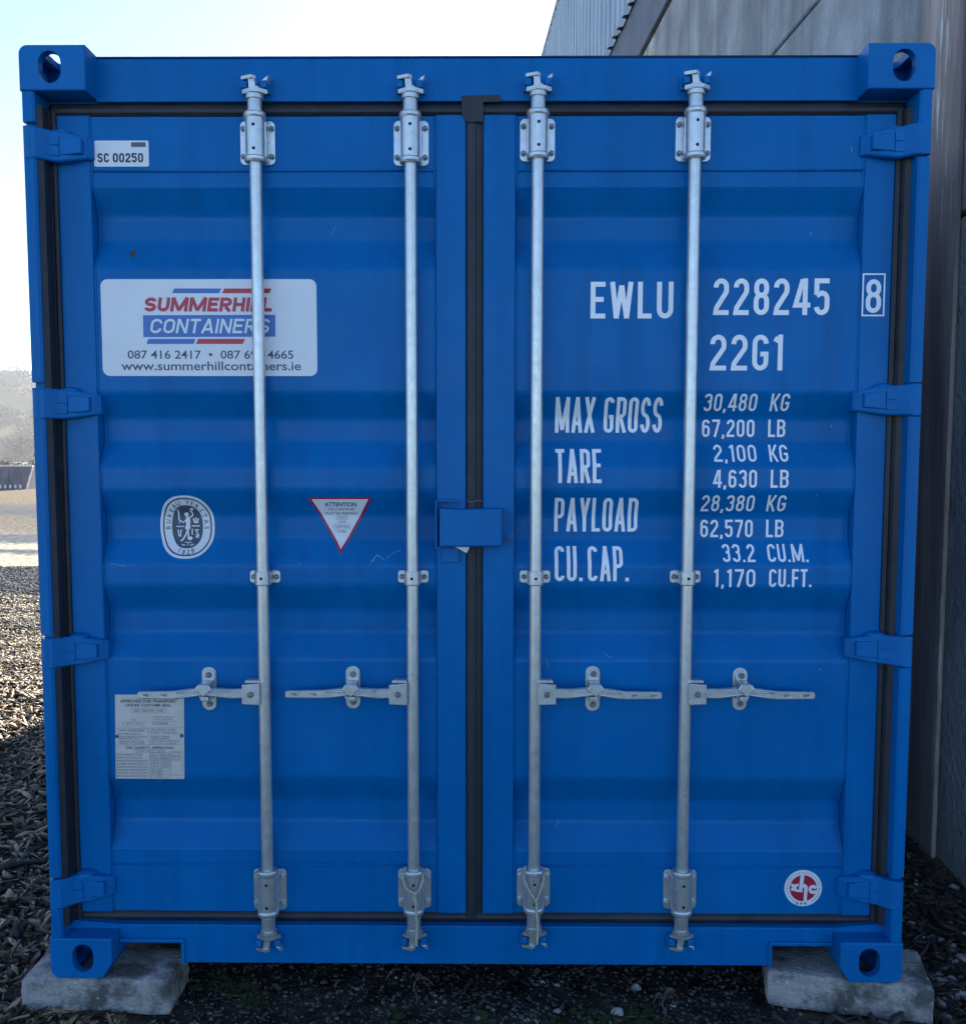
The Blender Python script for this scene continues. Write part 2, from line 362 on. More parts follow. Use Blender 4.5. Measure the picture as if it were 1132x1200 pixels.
# ------------------------------------------------------------------ distance: hill with woods, hedge, skip
hx = np.linspace(-420, 260, 171); hy = np.linspace(240, 640, 60)
HX, HY = np.meshgrid(hx, hy)
def hill_h(x, y):
    prof = 33 * sstep(250, 430, y) * (0.86 + 0.22 * vnoise(x, y * 0, 120, 9)) * (1 - 0.0012 * (x + 170))
    return prof + (vnoise(x, y, 40, 21) - 0.5) * 6 * sstep(250, 300, y) - 1.0
me = bpy.data.meshes.new('hill'); nx2 = len(hx); ny2 = len(hy)
ii = np.arange((nx2 - 1) * (ny2 - 1)); a = (ii // (nx2 - 1)) * nx2 + ii % (nx2 - 1)
np_mesh(me, np.stack([HX.ravel(), HY.ravel(), hill_h(HX, HY).ravel()], 1), np.stack([a, a + 1, a + nx2 + 1, a + nx2], 1), True)
M_hill = mat('hill_pasture', (0.075, 0.072, 0.038), rough=1.0, spec=0.0, var=0.4, vscale=0.02, c2=(0.06, 0.055, 0.03), c2scale=0.03, c2lo=0.45, c2hi=0.6, stretch=(1, 0.5, 1))
me.materials.append(M_hill); o = bpy.data.objects.new('hill', me); C.objects.link(o); tag(o, 'hazy wooded hillside far behind the yard', 'hill', kind='structure')
M_leaf = mat('tree_foliage', (0.032, 0.034, 0.016), rough=1.0, spec=0.0, var=0.5, vscale=0.6)
M_leaf2 = mat('hedge_foliage', (0.04, 0.05, 0.022), rough=0.85, var=0.5, vscale=1.2)
M_trunk = mat('tree_bark', (0.09, 0.075, 0.06), rough=0.9, var=0.3, vscale=3)
def leaf_cloud(clumps, n, size, sd):
    """leaf-sized quads through the volume of several clumps (x, y, z, rx, rz)"""
    r = np.random.default_rng(sd); cl = np.array(clumps); wgt = cl[:, 3] ** 2 * cl[:, 4]; k = r.choice(len(cl), n, p=wgt / wgt.sum())
    d = r.normal(size=(n, 3)); d /= np.linalg.norm(d, axis=1)[:, None]; rad = r.random(n) ** 0.4
    rad *= 0.75 + 0.5 * r.random(n)
    P = cl[k, :3] + d * rad[:, None] * np.stack([cl[k, 3], cl[k, 3], cl[k, 4]], 1)
    u = r.normal(size=(n, 3)); u /= np.linalg.norm(u, axis=1)[:, None]; v = np.cross(u, r.normal(size=(n, 3))); v /= np.linalg.norm(v, axis=1)[:, None]
    s = size * (0.6 + 0.8 * r.random(n))[:, None]
    V = np.stack([P - u * s, P - v * s * 0.7, P + u * s, P + v * s * 0.7], 1).reshape(-1, 3)
    return V, np.arange(4 * n).reshape(-1, 4)
# the wood on the slope: one far mass
cl = []
for _ in range(620):
    y = rng.uniform(262, 440); x = rng.uniform(-0.62, -0.36) * (y + 2.66) if rng.random() < 0.75 else rng.uniform(-400, 40)
    band = math.sin((y * 0.9 + x * 0.35) * 0.09)
    if band < -0.1 and y > 285: continue
    z = float(hill_h(np.array([x]), np.array([y]))[0]); r = rng.uniform(2.0, 4.0)
    cl.append((x, y, z + r * 0.7, r, r * rng.uniform(0.8, 1.1)))
V, F = leaf_cloud(cl, 110000, 0.36, 3)
me = bpy.data.meshes.new('hillside_trees'); np_mesh(me, V, F); me.materials.append(M_leaf)
o = bpy.data.objects.new('hillside_trees', me); C.objects.link(o); tag(o, 'woodland and hedges covering the far hillside', 'woodland', kind='stuff')
# single tree on the skyline
def tree(name, x, y, z, h, r, label, mleaf, sd, n=2500, size=0.3, group=None, cat='tree'):
    t = empty(name, (x, y, z)); tag(t, label, cat, group)
    b = MB(); b.tube([(0, 0, -0.3), (0.05, 0, h * 0.3), (-0.05, 0.05, h * 0.6), (0, 0, h * 0.85)], [h * 0.03, h * 0.024, h * 0.016, h * 0.006], M_trunk, 8)
    rr = np.random.default_rng(sd); cls = []
    for k in range(9):
        a_ = rr.uniform(0, 2 * PI); q = rr.uniform(0.1, 0.65) * r; zz = rr.uniform(0.38, 0.86) * h
        cls.append((q * math.cos(a_), q * math.sin(a_), zz, r * rr.uniform(0.3, 0.5), r * rr.uniform(0.28, 0.45)))
        b.tube([(0, 0, zz * 0.6), (q * 0.5 * math.cos(a_), q * 0.5 * math.sin(a_), zz * 0.82), (q * math.cos(a_), q * math.sin(a_), zz)], [h * 0.010, h * 0.007, h * 0.003], M_trunk, 5)
    b.build('trunk', t)
    V, F = leaf_cloud(cls, n, size, sd); me = bpy.data.meshes.new('crown'); np_mesh(me, V, F); me.materials.append(mleaf)
    c = bpy.data.objects.new('crown', me); C.objects.link(c); c.parent = t
    return t
hz = lambda x, y: float(hill_h(np.array([x]), np.array([y]))[0])
tree('tree', -0.471 * 420, 420, hz(-0.471 * 420, 420) - 0.5, 7.0, 2.6, 'small tree standing alone on the skyline of the far hill', M_leaf, 41)
for k, (t_, y, h, r, lb) in enumerate(((-0.497, 250, 6.5, 4.2, 'broad bush with pale top at the foot of the far hill'), (-0.476, 246, 5.4, 3.4, 'smaller bush beside the container edge at the foot of the far hill'))):
    tree('bush', t_ * y, y, 0, h, r, lb, M_leaf, 50 + k, 2600, 0.35, 'bushes at the foot of the hill', 'bush')
# dark hedge across the back of the yard
b = []
for k in range(90): b.append((rng.uniform(-75, -8), 92 + rng.uniform(-1, 1), 0.45 + rng.uniform(-0.1, 0.2), rng.uniform(0.7, 1.4), rng.uniform(0.5, 0.75)))
V, F = leaf_cloud(b, 16000, 0.14, 8); me = bpy.data.meshes.new('hedge'); np_mesh(me, V, F); me.materials.append(M_leaf2)
o = bpy.data.objects.new('hedge', me); C.objects.link(o); tag(o, 'low dark hedge along the far edge of the yard behind the grey skip', 'hedge')
# grey skip with a sloping end
def gz(px, py, D): return at(px, py, D - 2.6576)
DS = 46.0; YS = DS - 2.6576
x1, zt = gz(38, 549, DS); x2, zb = gz(30, 568, DS); zt = max(zt, zb + 0.85)
zb = float(ground_h(np.array([x2]), np.array([YS]))[0]) - 0.02
sk = empty('skip', (x2 - 1.9, YS + 0.8, zb)); tag(sk, 'grey metal skip with sloping end standing in the far yard', 'skip')
M_skip = mat('grey_skip_paint', (0.13, 0.12, 0.17), rough=0.6, var=0.25, vscale=1.5, c2=(0.07, 0.06, 0.08), c2scale=1.2, c2lo=0.5, c2hi=0.7)
M_rim = mat('pale_worn_rim', (0.55, 0.46, 0.40), rough=0.7, var=0.2, vscale=3)
H = zt - zb; e_ = x1 - x2
b = MB()
for yy in (-0.8, 0.74):
    b.prism([(-1.9 - e_, H), (1.9 + e_, H), (1.9, 0), (-1.9, 0)], yy, yy + 0.06, M_skip)
b.prism([(1.9 + e_ - 0.05, H), (1.9 + e_, H), (1.9, 0), (1.85, 0)], -0.74, 0.74, M_skip); b.prism([(-1.9 - e_ + 0.05, H), (-1.9 - e_, H), (-1.9, 0), (-1.85, 0)], -0.74, 0.74, M_skip)
b.box(-1.85, 1.85, -0.74, 0.74, 0.02, 0.07, M_skip)
for k in range(7): b.box(-1.7 + k * 0.55, -1.63 + k * 0.55, -0.86, -0.801, 0.1, H - 0.08, M_skip)
b.build('skip_body', sk)
b = MB(); b.box(-1.95 - e_, 1.95 + e_, -0.90, -0.802, H + 0.002, H + 0.07, M_rim, 0.01); b.box(-1.95 - e_, 1.95 + e_, 0.75, 0.86, H + 0.002, H + 0.07, M_rim, 0.01)
b.prism([(1.9 + e_ + 0.002, H), (1.9 + e_ + 0.07, H), (1.972, 0.0), (1.902, 0.0)], -0.88, -0.80, M_rim); b.build('rim', sk)
for k in range(5):
    b = MB(); b.box(-0.05, 0.05, -0.05, 0.05, 0, 0.17, M_vinyl, 0.02); o = b.build('white_marker', sk); o.location = (0.75 + 0.24 * k, -0.92, 0.06)

# ------------------------------------------------------------------ shed on the right: Empty at its near corner, turned with the wall
WA, WB = 1.75, 0.0622
wang = math.atan(WB)
shed = empty('shed', (WA, 0, 0)); shed.rotation_euler = (0, 0, wang)
tag(shed, 'tall farm shed with concrete panel wall and ribbed grey cladding beside the container', 'shed')
LFAR = 15.3; LNEAR = 0.0
# local frame: x = 0 is the wall face (container on -x side), y along the wall
ch = 1.345; zj = 3.79 - 2 * ch
bays = [(LNEAR, 0.93), (1.10, 5.7), (5.72, 10.4), (10.42, LFAR)]
for bi, (y0, y1) in enumerate(bays):
    for k, (z0, z1) in enumerate(((-0.3, zj + ch - 0.0), (zj + ch, zj + 2 * ch), (zj + 2 * ch, 5.13))):
        b = MB(); off = 0.0 if bi >= 1 else -0.012
        n_ = 10
        b.box(off, 0.2 + off, y0, y1, z0 + 0.008, z1 - 0.008, M_wall if (bi >= 2) else M_wall2, 0.012, 2)
        b.build('concrete_panel', shed)
for y0, y1 in ((0.79, 1.11),):
    b = MB(); ym = (y0 + y1) / 2
    b.box(-0.035, -0.018, y0 + 0.02, y1 - 0.012, -0.3, 7.6, M_col, 0.003); b.box(-0.018, 0.22, ym - 0.006, ym + 0.006, -0.3, 7.6, M_col)
    b.box(0.22, 0.236, y0, y1, -0.3, 7.6, M_col); b.build('steel_column', shed)
b = MB(); b.box(-0.03, 0.3, LNEAR, LFAR, 5.135, 5.80, M_beam, 0.01); b.build('eaves_beam', shed)
# ribbed sheeting hanging outside the beam
b = MB(); P = []
y = LNEAR; k = 0; rg = random.Random(5)
while y < LFAR:
    P += [(-0.045, y), (-0.045, y + 0.10), (-0.090, y + 0.125), (-0.090, y + 0.175), (-0.045, y + 0.20)]; y += 0.25
for (xa, ya), (xb, yb) in zip(P, P[1:]):
    if yb - ya < 1e-6: continue
    s = math.floor(ya / 1.0); dz = 0.02 * math.sin(s * 7.3) + 0.012 * math.sin(s * 3.1)
    b.add([(xa, ya, 5.66 + dz), (xb, yb, 5.66 + dz), (xb, yb, 7.92), (xa, ya, 7.92)], [(0, 1, 2, 3)], M_clad)
b.build('ribbed_cladding', shed, normals=False)
b = MB(); b.box(-0.10, 5.0, LNEAR, LFAR, 7.925, 7.97, M_clad); b.build('roof', shed)
b = MB(); b.box(0.0, 5.0, LFAR, LFAR + 0.2, -0.3, 7.92, M_wall2); b.build('end_wall', shed)
b = MB(); b.box(0.24, 5.0, LNEAR, LNEAR + 0.15, -0.3, 7.92, M_wall2); b.build('end_wall', shed); b = MB(); b.box(4.8, 5.0, LNEAR + 0.16, LFAR - 0.01, -0.3, 7.92, M_wall2); b.build('rear_wall', shed)

# ------------------------------------------------------------------ CONTAINER
CW, CH, CL = 1.219, 2.591, 6.058
ct = empty('shipping_container', (0, 0, ZB)); tag(ct, 'blue steel shipping container with double doors and galvanised locking bars, standing on concrete blocks', 'container')
CB = bpy.data.objects                                   # parts are built in world metres and then hung on the container
def part(b, name, parent=None, label=None, normals=True):
    o = b.build(name, None, normals)
    p = parent or ct
    o.parent = p
    org = Vector((0, 0, 0)); q = p
    while q is not None: org += q.location; q = q.parent
    o.data.transform(Matrix.Translation(-org))
    if label: o['label'] = label
    return o
T = ZB + CH
# corner castings (boolean-cut holes)
def casting(sx, top, rear=False):
    b = bmesh.new(); r = 0.024
    x0, x1 = CW - 0.178, CW
    if top: pol = [(x0, 0.0), (x1, 0.0)] + arc(x1 - r, 0.118 - r, r, r, 0, 90, 6) + [(x0, 0.118)]
    else: pol = [(x0, 0.118), (x0, 0.045), (x0 + 0.028, 0.0)] + arc(x1 - 0.03, 0.03, 0.03, 0.03, 270, 360, 6) + [(x1, 0.118)]
    if not top: pol = pol[::-1]
    aa = [b.verts.new((p[0], 0, p[1])) for p in pol]; cc = [b.verts.new((p[0], 0.162, p[1])) for p in pol]
    b.faces.new(aa); b.faces.new(cc[::-1]); n = len(pol)
    for i in range(n): b.faces.new((aa[i], cc[i], cc[(i + 1) % n], aa[(i + 1) % n]))
    bmesh.ops.recalc_face_normals(b, faces=b.faces[:])
    fe = [e for e in b.edges if all(v in aa for v in e.verts)]
    bmesh.ops.bevel(b, geom=fe, offset=0.004, segments=2, affect='EDGES', profile=0.5)
    def mk(bm, nm):
        me = bpy.data.meshes.new(nm); bm.to_mesh(me); bm.free(); o = bpy.data.objects.new(nm, me); C.objects.link(o); return o
    A = mk(b, 'tmp')
    cut = MB(); hx_ = CW - 0.089 + (0.006 if top else -0.006); zc = 0.060
    cut.prism(arc(hx_, zc + 0.012, 0.030, 0.030, 0, 180, 12) + arc(hx_, zc - 0.012, 0.030, 0.030, 180, 360, 12), -0.02, 0.03, M_hole)
    c1 = cut.build('tmp1')
    cut = MB(); cut.box(CW - 0.155, CW - 0.022, 0.026, 0.14, 0.018, 0.100, M_hole); c2 = cut.build('tmp2')
    cut = MB(); zz = (0.09, 0.2) if top else (-0.1, 0.03)
    cut.prism(arc(hx_, 0.085 + 0.030, 0.031, 0.031, 0, 180, 12) + arc(hx_, 0.085 - 0.030, 0.031, 0.031, 180, 360, 12), zz[0], zz[1], M_hole, axis='Z'); c3 = cut.build('tmp3')
    cut = MB(); cut.prism(arc(0.085, zc, 0.040, 0.025, 0, 360, 24)[:-1], CW - 0.04, CW + 0.02, M_hole, axis='X'); c4 = cut.build('tmp4')
    for c in (c1, c2, c3, c4):
        md = A.modifiers.new('b', 'BOOLEAN'); md.operation = 'DIFFERENCE'; md.object = c; md.solver = 'EXACT'
    dg = bpy.context.evaluated_depsgraph_get(); me = bpy.data.meshes.new_from_object(A.evaluated_get(dg))
    for o in (A, c1, c2, c3, c4):
        m_ = o.data; bpy.data.objects.remove(o); bpy.data.meshes.remove(m_)
    bm = bmesh.new(); bm.from_mesh(me); bpy.data.meshes.remove(me)
    z0 = CH - 0.118 if top else 0.0
    for v in bm.verts:
        v.co.z += z0 + ZB; v.co.x *= sx
        if rear: v.co.y = CL - v.co.y
    bmesh.ops.recalc_face_normals(bm, faces=bm.faces[:])
    q = MB(); q.absorb(bm, M_blue2); return part(q, 'corner_casting')
for rear in (False, True):
    for sx in (-1, 1):
        for top in (True, False): casting(sx, top, rear)

# planes (metres behind the casting face)
Y_HEAD, Y_DOOR, Y_PAN, Y_POST, Y_GAS, DEPTH = 0.072, 0.074, 0.0795, 0.004, 0.074, 0.039
zH0 = Z_(430, 118, Y_HEAD); zG0 = Z_(430, 136.5, Y_DOOR); zS1 = Z_(450, 1083, Y_HEAD); zG1 = Z_(450, 1068.5, Y_DOOR); zS0 = Z_(450, 1130, Y_HEAD - 0.012)
# header
b = MB()
xi = CW - 0.178
b.prism([(Y_HEAD, zH0), (Y_HEAD, T - 0.012), (Y_HEAD + 0.008, T - 0.006), (0.20, T - 0.006), (0.20, zH0)], -xi, xi, M_blue, axis='X')
for s in (-1, 1):   # folded corner gussets beside the castings
    b.prism([(s * xi, T - 0.118), (s * xi, zH0 + 0.001), (s * (CW - 0.035), zH0 + 0.001), (s * (CW - 0.035), T - 0.118 - 0.0005)], 0.09, 0.16, M_blue)
part(b, 'header_beam')
b = MB(); b.box(-xi + 0.001, xi - 0.001, Y_HEAD + 0.004, 0.16, T - 0.0055, T - 0.0015, M_rail, 0.001); part(b, 'roof_edge_strip')
# sill with fork notches
zn = Z_(170, 1104, Y_HEAD - 0.012); xn = -X_(213, 1125, Y_HEAD - 0.012); xr = X_(904, 1125, Y_HEAD - 0.012)
YS0 = Y_HEAD - 0.012
xl0, xr0 = -(CW - 0.178), (CW - 0.178)
b = MB()
r = 0.012
b.prism([(xl0, zS1), (xl0, zn)] + [(-xn - r, zn)] + arc(-xn - r, zn - r, r, r, 90, 0, 4) + [(-xn, zS0), (xr, zS0)] + arc(xr + r, zn - r, r, r, 180, 90, 4) + [(xr0, zn), (xr0, zS1)], YS0, 0.19, M_blue, bev=0.003)
# lips of the notches
for xa, xb in ((xl0, -xn + 0.012), (xr - 0.012, xr0)):
    b.box(xa + 0.002, xb, YS0 - 0.010, YS0 + 0.03, zn + 0.001, zn + 0.012, M_blue, 0.003)
b.box(-xn + 0.001, -xn + 0.011, YS0 - 0.008, YS0 + 0.03, zS0, zn + 0.0005, M_blue, 0.002); b.box(xr - 0.011, xr - 0.001, YS0 - 0.008, YS0 + 0.03, zS0, zn + 0.0005, M_blue, 0.002)
# cover strip above the castings
for s in (-1, 1): b.prism([(s * (CW - 0.178), ZB + 0.1185), (s * (CW - 0.036), ZB + 0.1185), (s * (CW - 0.036), zS1 + 0.012), (s * (CW - 0.178), zS1)], 0.062, 0.15, M_blue)
part(b, 'door_sill')
# corner posts
ZH = [(143, 182), (449, 487), (745, 782), (1030, 1065)]       # hinge heights in the photo
for s in (-1, 1):
    b = MB(); z0, z1 = ZB + 0.119, T - 0.119
    xo = CW - 0.002; xin = CW - 0.036
    def P(x, y): return (s * x, y)
    pol = [P(xin, 0.15), P(xin, Y_POST + 0.006), P(xin + 0.006, Y_POST)] + [P(xo - 0.008, Y_POST), P(xo - 0.002, Y_POST + 0.002), P(xo, Y_POST + 0.008), P(xo, 0.16)]
    zs = [z0]
    px = 1070 if s > 0 else 50
    for ya, yb in ZH[::-1]: zs += [Z_(px, yb, Y_POST) - 0.003, Z_(px, ya, Y_POST) + 0.003]
    zs.append(z1)
    for k in range(0, len(zs), 2): b.prism(pol, zs[k], zs[k + 1], M_blue, axis='Z')
    b.prism([P(xin + 0.004, 0.15), P(xin + 0.004, Y_POST + 0.02), P(xo - 0.004, Y_POST + 0.02), P(xo - 0.004, 0.155)], z0, z1, M_blue, axis='Z')
    part(b, 'corner_post')
    b = MB(); b.box(min(s * (CW - 0.16), s * CW), max(s * (CW - 0.16), s * CW), CL - 0.12, CL - 0.004, z0, z1, M_blue); part(b, 'corner_post')
# side walls, roof, rear wall, floor, rails
for s in (-1, 1):
    b = MB(); pts = []; y = 0.165; x_o, x_i = CW - 0.02, CW - 0.056
    while y < CL - 0.2:
        pts += [(x_o, y), (x_o, y + 0.072), (x_i, y + 0.14), (x_i, y + 0.21)]; y += 0.278
    pts.append((x_o, CL - 0.13))
    for (xa, ya), (xb, yb) in zip(pts, pts[1:]): b.add([(s * xa, ya, ZB + 0.16), (s * xb, yb, ZB + 0.16), (s * xb, yb, T - 0.07), (s * xa, ya, T - 0.07)], [(0, 1, 2, 3)], M_blue)
    b.box(min(s * (CW - 0.06), s * (CW - 0.008)), max(s * (CW - 0.06), s * (CW - 0.008)), 0.163, CL - 0.163, T - 0.07, T - 0.012, M_blue)
    b.box(min(s * (CW - 0.06), s * (CW - 0.008)), max(s * (CW - 0.06), s * (CW - 0.008)), 0.163, CL - 0.163, ZB + 0.012, ZB + 0.16, M_blue)
    part(b, 'side_wall')
b = MB(); b.box(-CW + 0.062, CW - 0.062, 0.201, CL - 0.163, T - 0.04, T - 0.02, M_blue); part(b, 'roof')
b = MB(); b.box(-CW + 0.162, CW - 0.162, CL - 0.06, CL - 0.02, ZB + 0.02, T - 0.03, M_blue); part(b, 'rear_wall')
b = MB(); b.box(-CW + 0.062, CW - 0.062, 0.191, CL - 0.07, ZB + 0.13, ZB + 0.158, M_stick)
for k in range(14): b.box(-CW + 0.062, CW - 0.062, 0.4 + k * 0.4, 0.45 + k * 0.4, ZB + 0.02, ZB + 0.128, M_blue2)
part(b, 'floor')

# ---- door panel profile (photo rows at the left door, outer / inner planes)
OUT, INN = Y_PAN, Y_PAN + DEPTH
rows = [(201.5, 'o'), (219, 'o'), (254, 'i'), (284, 'i'), (313, 'o'), (460, 'o'), (490, 'i'), (518, 'i'), (547, 'o'), (575, 'o'), (603, 'i'), (632, 'i'), (661, 'o'),
        (687, 'o'), (714, 'i'), (742, 'i'), (772, 'o'), (911, 'o'), (937, 'i'), (962, 'i'), (996, 'o'), (1012, 'o')]
prof = [(Z_(430, y, OUT if k == 'o' else INN), OUT if k == 'o' else INN) for y, k in rows]
zt_, zb_ = zG0 + 0.002, zG1 - 0.002
def round_bends(p, r=0.010):
    q = [p[0]]
    for a_, b_, c_ in zip(p, p[1:], p[2:]):
        A_, B_, C_ = Vector(a_), Vector(b_), Vector(c_); d0 = (A_ - B_).normalized(); d1 = (C_ - B_).normalized()
        P0, P1 = B_ + d0 * r, B_ + d1 * r
        for k in range(5):
            t_ = k / 4; v = P0 * (1 - t_) ** 2 + B_ * 2 * t_ * (1 - t_) + P1 * t_ ** 2; q.append((v.x, v.y))
    return q + [p[-1]]
prof = [prof[0]] + round_bends(prof[1:-1]) + [prof[-1]]
prof = [(zt_, OUT - 0.0025), (prof[0][0] + 0.0015, OUT - 0.0025)] + prof + [(prof[-1][0] - 0.0015, OUT - 0.0025), (zb_, OUT - 0.0025)]
PZ = np.array([p[0] for p in prof])[::-1]; PY = np.array([p[1] for p in prof])[::-1]
def prof_y(z): return float(np.interp(z, PZ, PY))
def mkdoor(xa, xb, pa, pb, label):
    """xa..xb outer door edges, pa..pb panel edges between the stiles"""
    d = MB()
    nseg = 26
    # panel: slightly dished so reflections are not dead straight
    XS = np.linspace(pa - 0.004, pb + 0.004, nseg + 1); nn = nseg + 1
    for sec in (prof[:2], prof[1:3], prof[2:-2], prof[-3:-1], prof[-2:]):      # bands meet in a real weld step, so no shared vertices there
        full = []
        for (z0, y0), (z1, y1) in zip(sec, sec[1:]):
            L_ = math.hypot(z1 - z0, y1 - y0); ks = [0.0]
            if L_ > 0.012:
                ks += [0.003 / L_]; k = max(1, int(L_ / 0.05)); ks += [j_ / k for j_ in range(1, k)]; ks += [1 - 0.003 / L_]
            for t_ in ks: full.append((z0 + (z1 - z0) * t_, y0 + (y1 - y0) * t_))
        full.append(sec[-1]); V = []; F = []
        for z, y in full:
            for x in XS:
                e_ = min(1.0, (x - pa + 0.004) / 0.08, (pb + 0.004 - x) / 0.08)
                V.append((x, y + float(0.0022 * e_ * (vnoise(x + 9, z, 0.23, 71) - 0.5) + 0.0010 * e_ * (vnoise(x + 9, z, 0.09, 72) - 0.5)), z))
        for i in range(len(full) - 1):
            for j in range(nseg): F.append((i * nn + j, (i + 1) * nn + j, (i + 1) * nn + j + 1, i * nn + j + 1))
        d.add(V, F, M_blue, True)
    # stiles and rails
    for x0, x1 in ((xa, pa), (pb, xb)): d.box(x0, x1, Y_DOOR, Y_DOOR + 0.05, zb_ - 0.004, zt_ + 0.004, M_blue, 0.004, 3)
    # weld beads along the panel edge
    for x in (pa, pb):
        d.tube([(x + (0.003 if x == pa else -0.003), prof_y(z) - 0.0005, z) for z in np.linspace(zb_ + 0.003, zt_ - 0.003, 160)], 0.003, M_blue, 6)
    zs_ = Z_(430, 201.5, OUT); ze_ = Z_(430, 1012, OUT)
    for z in (zs_ + 0.0035, ze_ - 0.0035): d.tube([(pa, prof_y(z) - 0.001, z), (pb, prof_y(z) - 0.001, z)], 0.0028, M_blue, 6)
    d.box(xa + 0.01, xb - 0.01, INN + 0.012, INN + 0.018, zb_, zt_, M_blue)
    return part(d, 'door', None, label)
yc = 600
dl = (X_(80.5, yc, Y_DOOR), X_(546, yc, Y_DOOR), X_(118, yc, Y_DOOR), X_(511.5, yc, Y_DOOR))
dr = (X_(566, yc, Y_DOOR), X_(1035.5, yc, Y_DOOR), X_(603, yc, Y_DOOR), X_(1001, yc, Y_DOOR))
doorL = mkdoor(dl[0], dl[1], dl[2], dl[3], 'blue door carrying the white company sign and two stickers')
doorR = mkdoor(dr[0], dr[1], dr[2], dr[3], 'blue door carrying the white stencilled container number and weights')
# gaskets (rubber between doors and frame)
b = MB(); yg = Y_GAS
def gas_v(x0, x1, z0, z1, lobes=2):
    wd = (x1 - x0) / lobes
    for k in range(lobes):
        xa = x0 + k * wd; pol = [(xa, 0.12), (xa, yg + 0.010), (xa + 0.006, yg + 0.002), (xa + wd * 0.5, yg + 0.0003), (xa + wd - 0.006, yg + 0.003), (xa + wd - 0.0004, yg + 0.012), (xa + wd - 0.0004, 0.12)]
        b.prism(pol, z0, z1, M_rub, axis='Z')
def gas_h(z0, z1, x0, x1):
    pol = [(0.12, z0), (yg + 0.012, z0), (yg + 0.005, z0 + 0.008), (yg + 0.003, (z0 + z1) / 2), (yg + 0.006, z1 - 0.008), (yg + 0.012, z1), (0.12, z1)]
    b.prism(pol, x0, x1, M_rub, axis='X')
xa, xb = dl[1] + 0.0005, dr[0] - 0.0005; wd = xb - xa
b.prism([(xa, 0.12), (xa, yg + 0.006), (xa + 0.005, yg + 0.002), (xa + wd * 0.40, yg + 0.001), (xa + wd * 0.56, yg + 0.0025), (xa + wd * 0.60, yg + 0.007), (xa + wd * 0.66, yg + 0.008), (xb, yg + 0.012), (xb, 0.12)], zb_ - 0.02, zt_ + 0.012, M_rub, axis='Z')
for s, xd in ((-1, dl[0]), (1, dr[1])):      # lip beside the door, fatter fold against the post
    xd = abs(xd) + 0.0005; xe = CW - 0.0365; xm = xd + (xe - xd) * 0.38; ye = 0.016 if s < 0 else 0.047
    b.prism([(s * xd, 0.12), (s * xd, 0.073), (s * (xd + 0.006), 0.067), (s * (xm - 0.003), 0.064), (s * xm, 0.070), (s * (xm + 0.004), 0.064), (s * (xe - 0.012), ye + 0.010), (s * xe, ye), (s * xe, 0.12)], zb_ - 0.022, zt_ + 0.012, M_rub, axis='Z')
gas_h(zt_ + 0.0045, zH0 - 0.001, -(CW - 0.05), CW - 0.05); gas_h(zS1 + 0.001, zb_ - 0.0045, -(CW - 0.05), CW - 0.05)
# overlapping flap at the top of the centre joint and torn lumps lower down
x0, zz0 = at(541, 143, Y_DOOR); x1, zz1 = at(586, 111, Y_DOOR); xm = X_(568, 118, Y_DOOR)
b.prism([(x0, zz0 + 0.02), (x0 + 0.012, zz0), (xm - 0.004, zz0), (xm - 0.004, zH0 - 0.004), (X_(590, 117, Y_DOOR), zH0 - 0.002), (x1 - 0.004, zz1), (x0, zz1 - 0.002)], Y_HEAD - 0.0020, Y_HEAD - 0.0006, M_rub, bev=0.0006)
for (xa, ya, xb_, yb_) in ((1022, 955, 1034, 1030), (82, 985, 93, 1020)):
    xA, zA = at(xa, yb_, Y_DOOR - 0.004); xB, zB = at(xb_, ya, Y_DOOR - 0.004)
    b.prism([(xA + 0.006, zA), (xB, zA + 0.01), (xB - 0.002, zB - 0.02), (xA + 0.014, zB), (xA + 0.004, zB - 0.05), (xA, zA + 0.03)], Y_DOOR - 0.004, Y_DOOR - 0.0006, M_rub, bev=0.0015)
part(b, 'door_gasket')

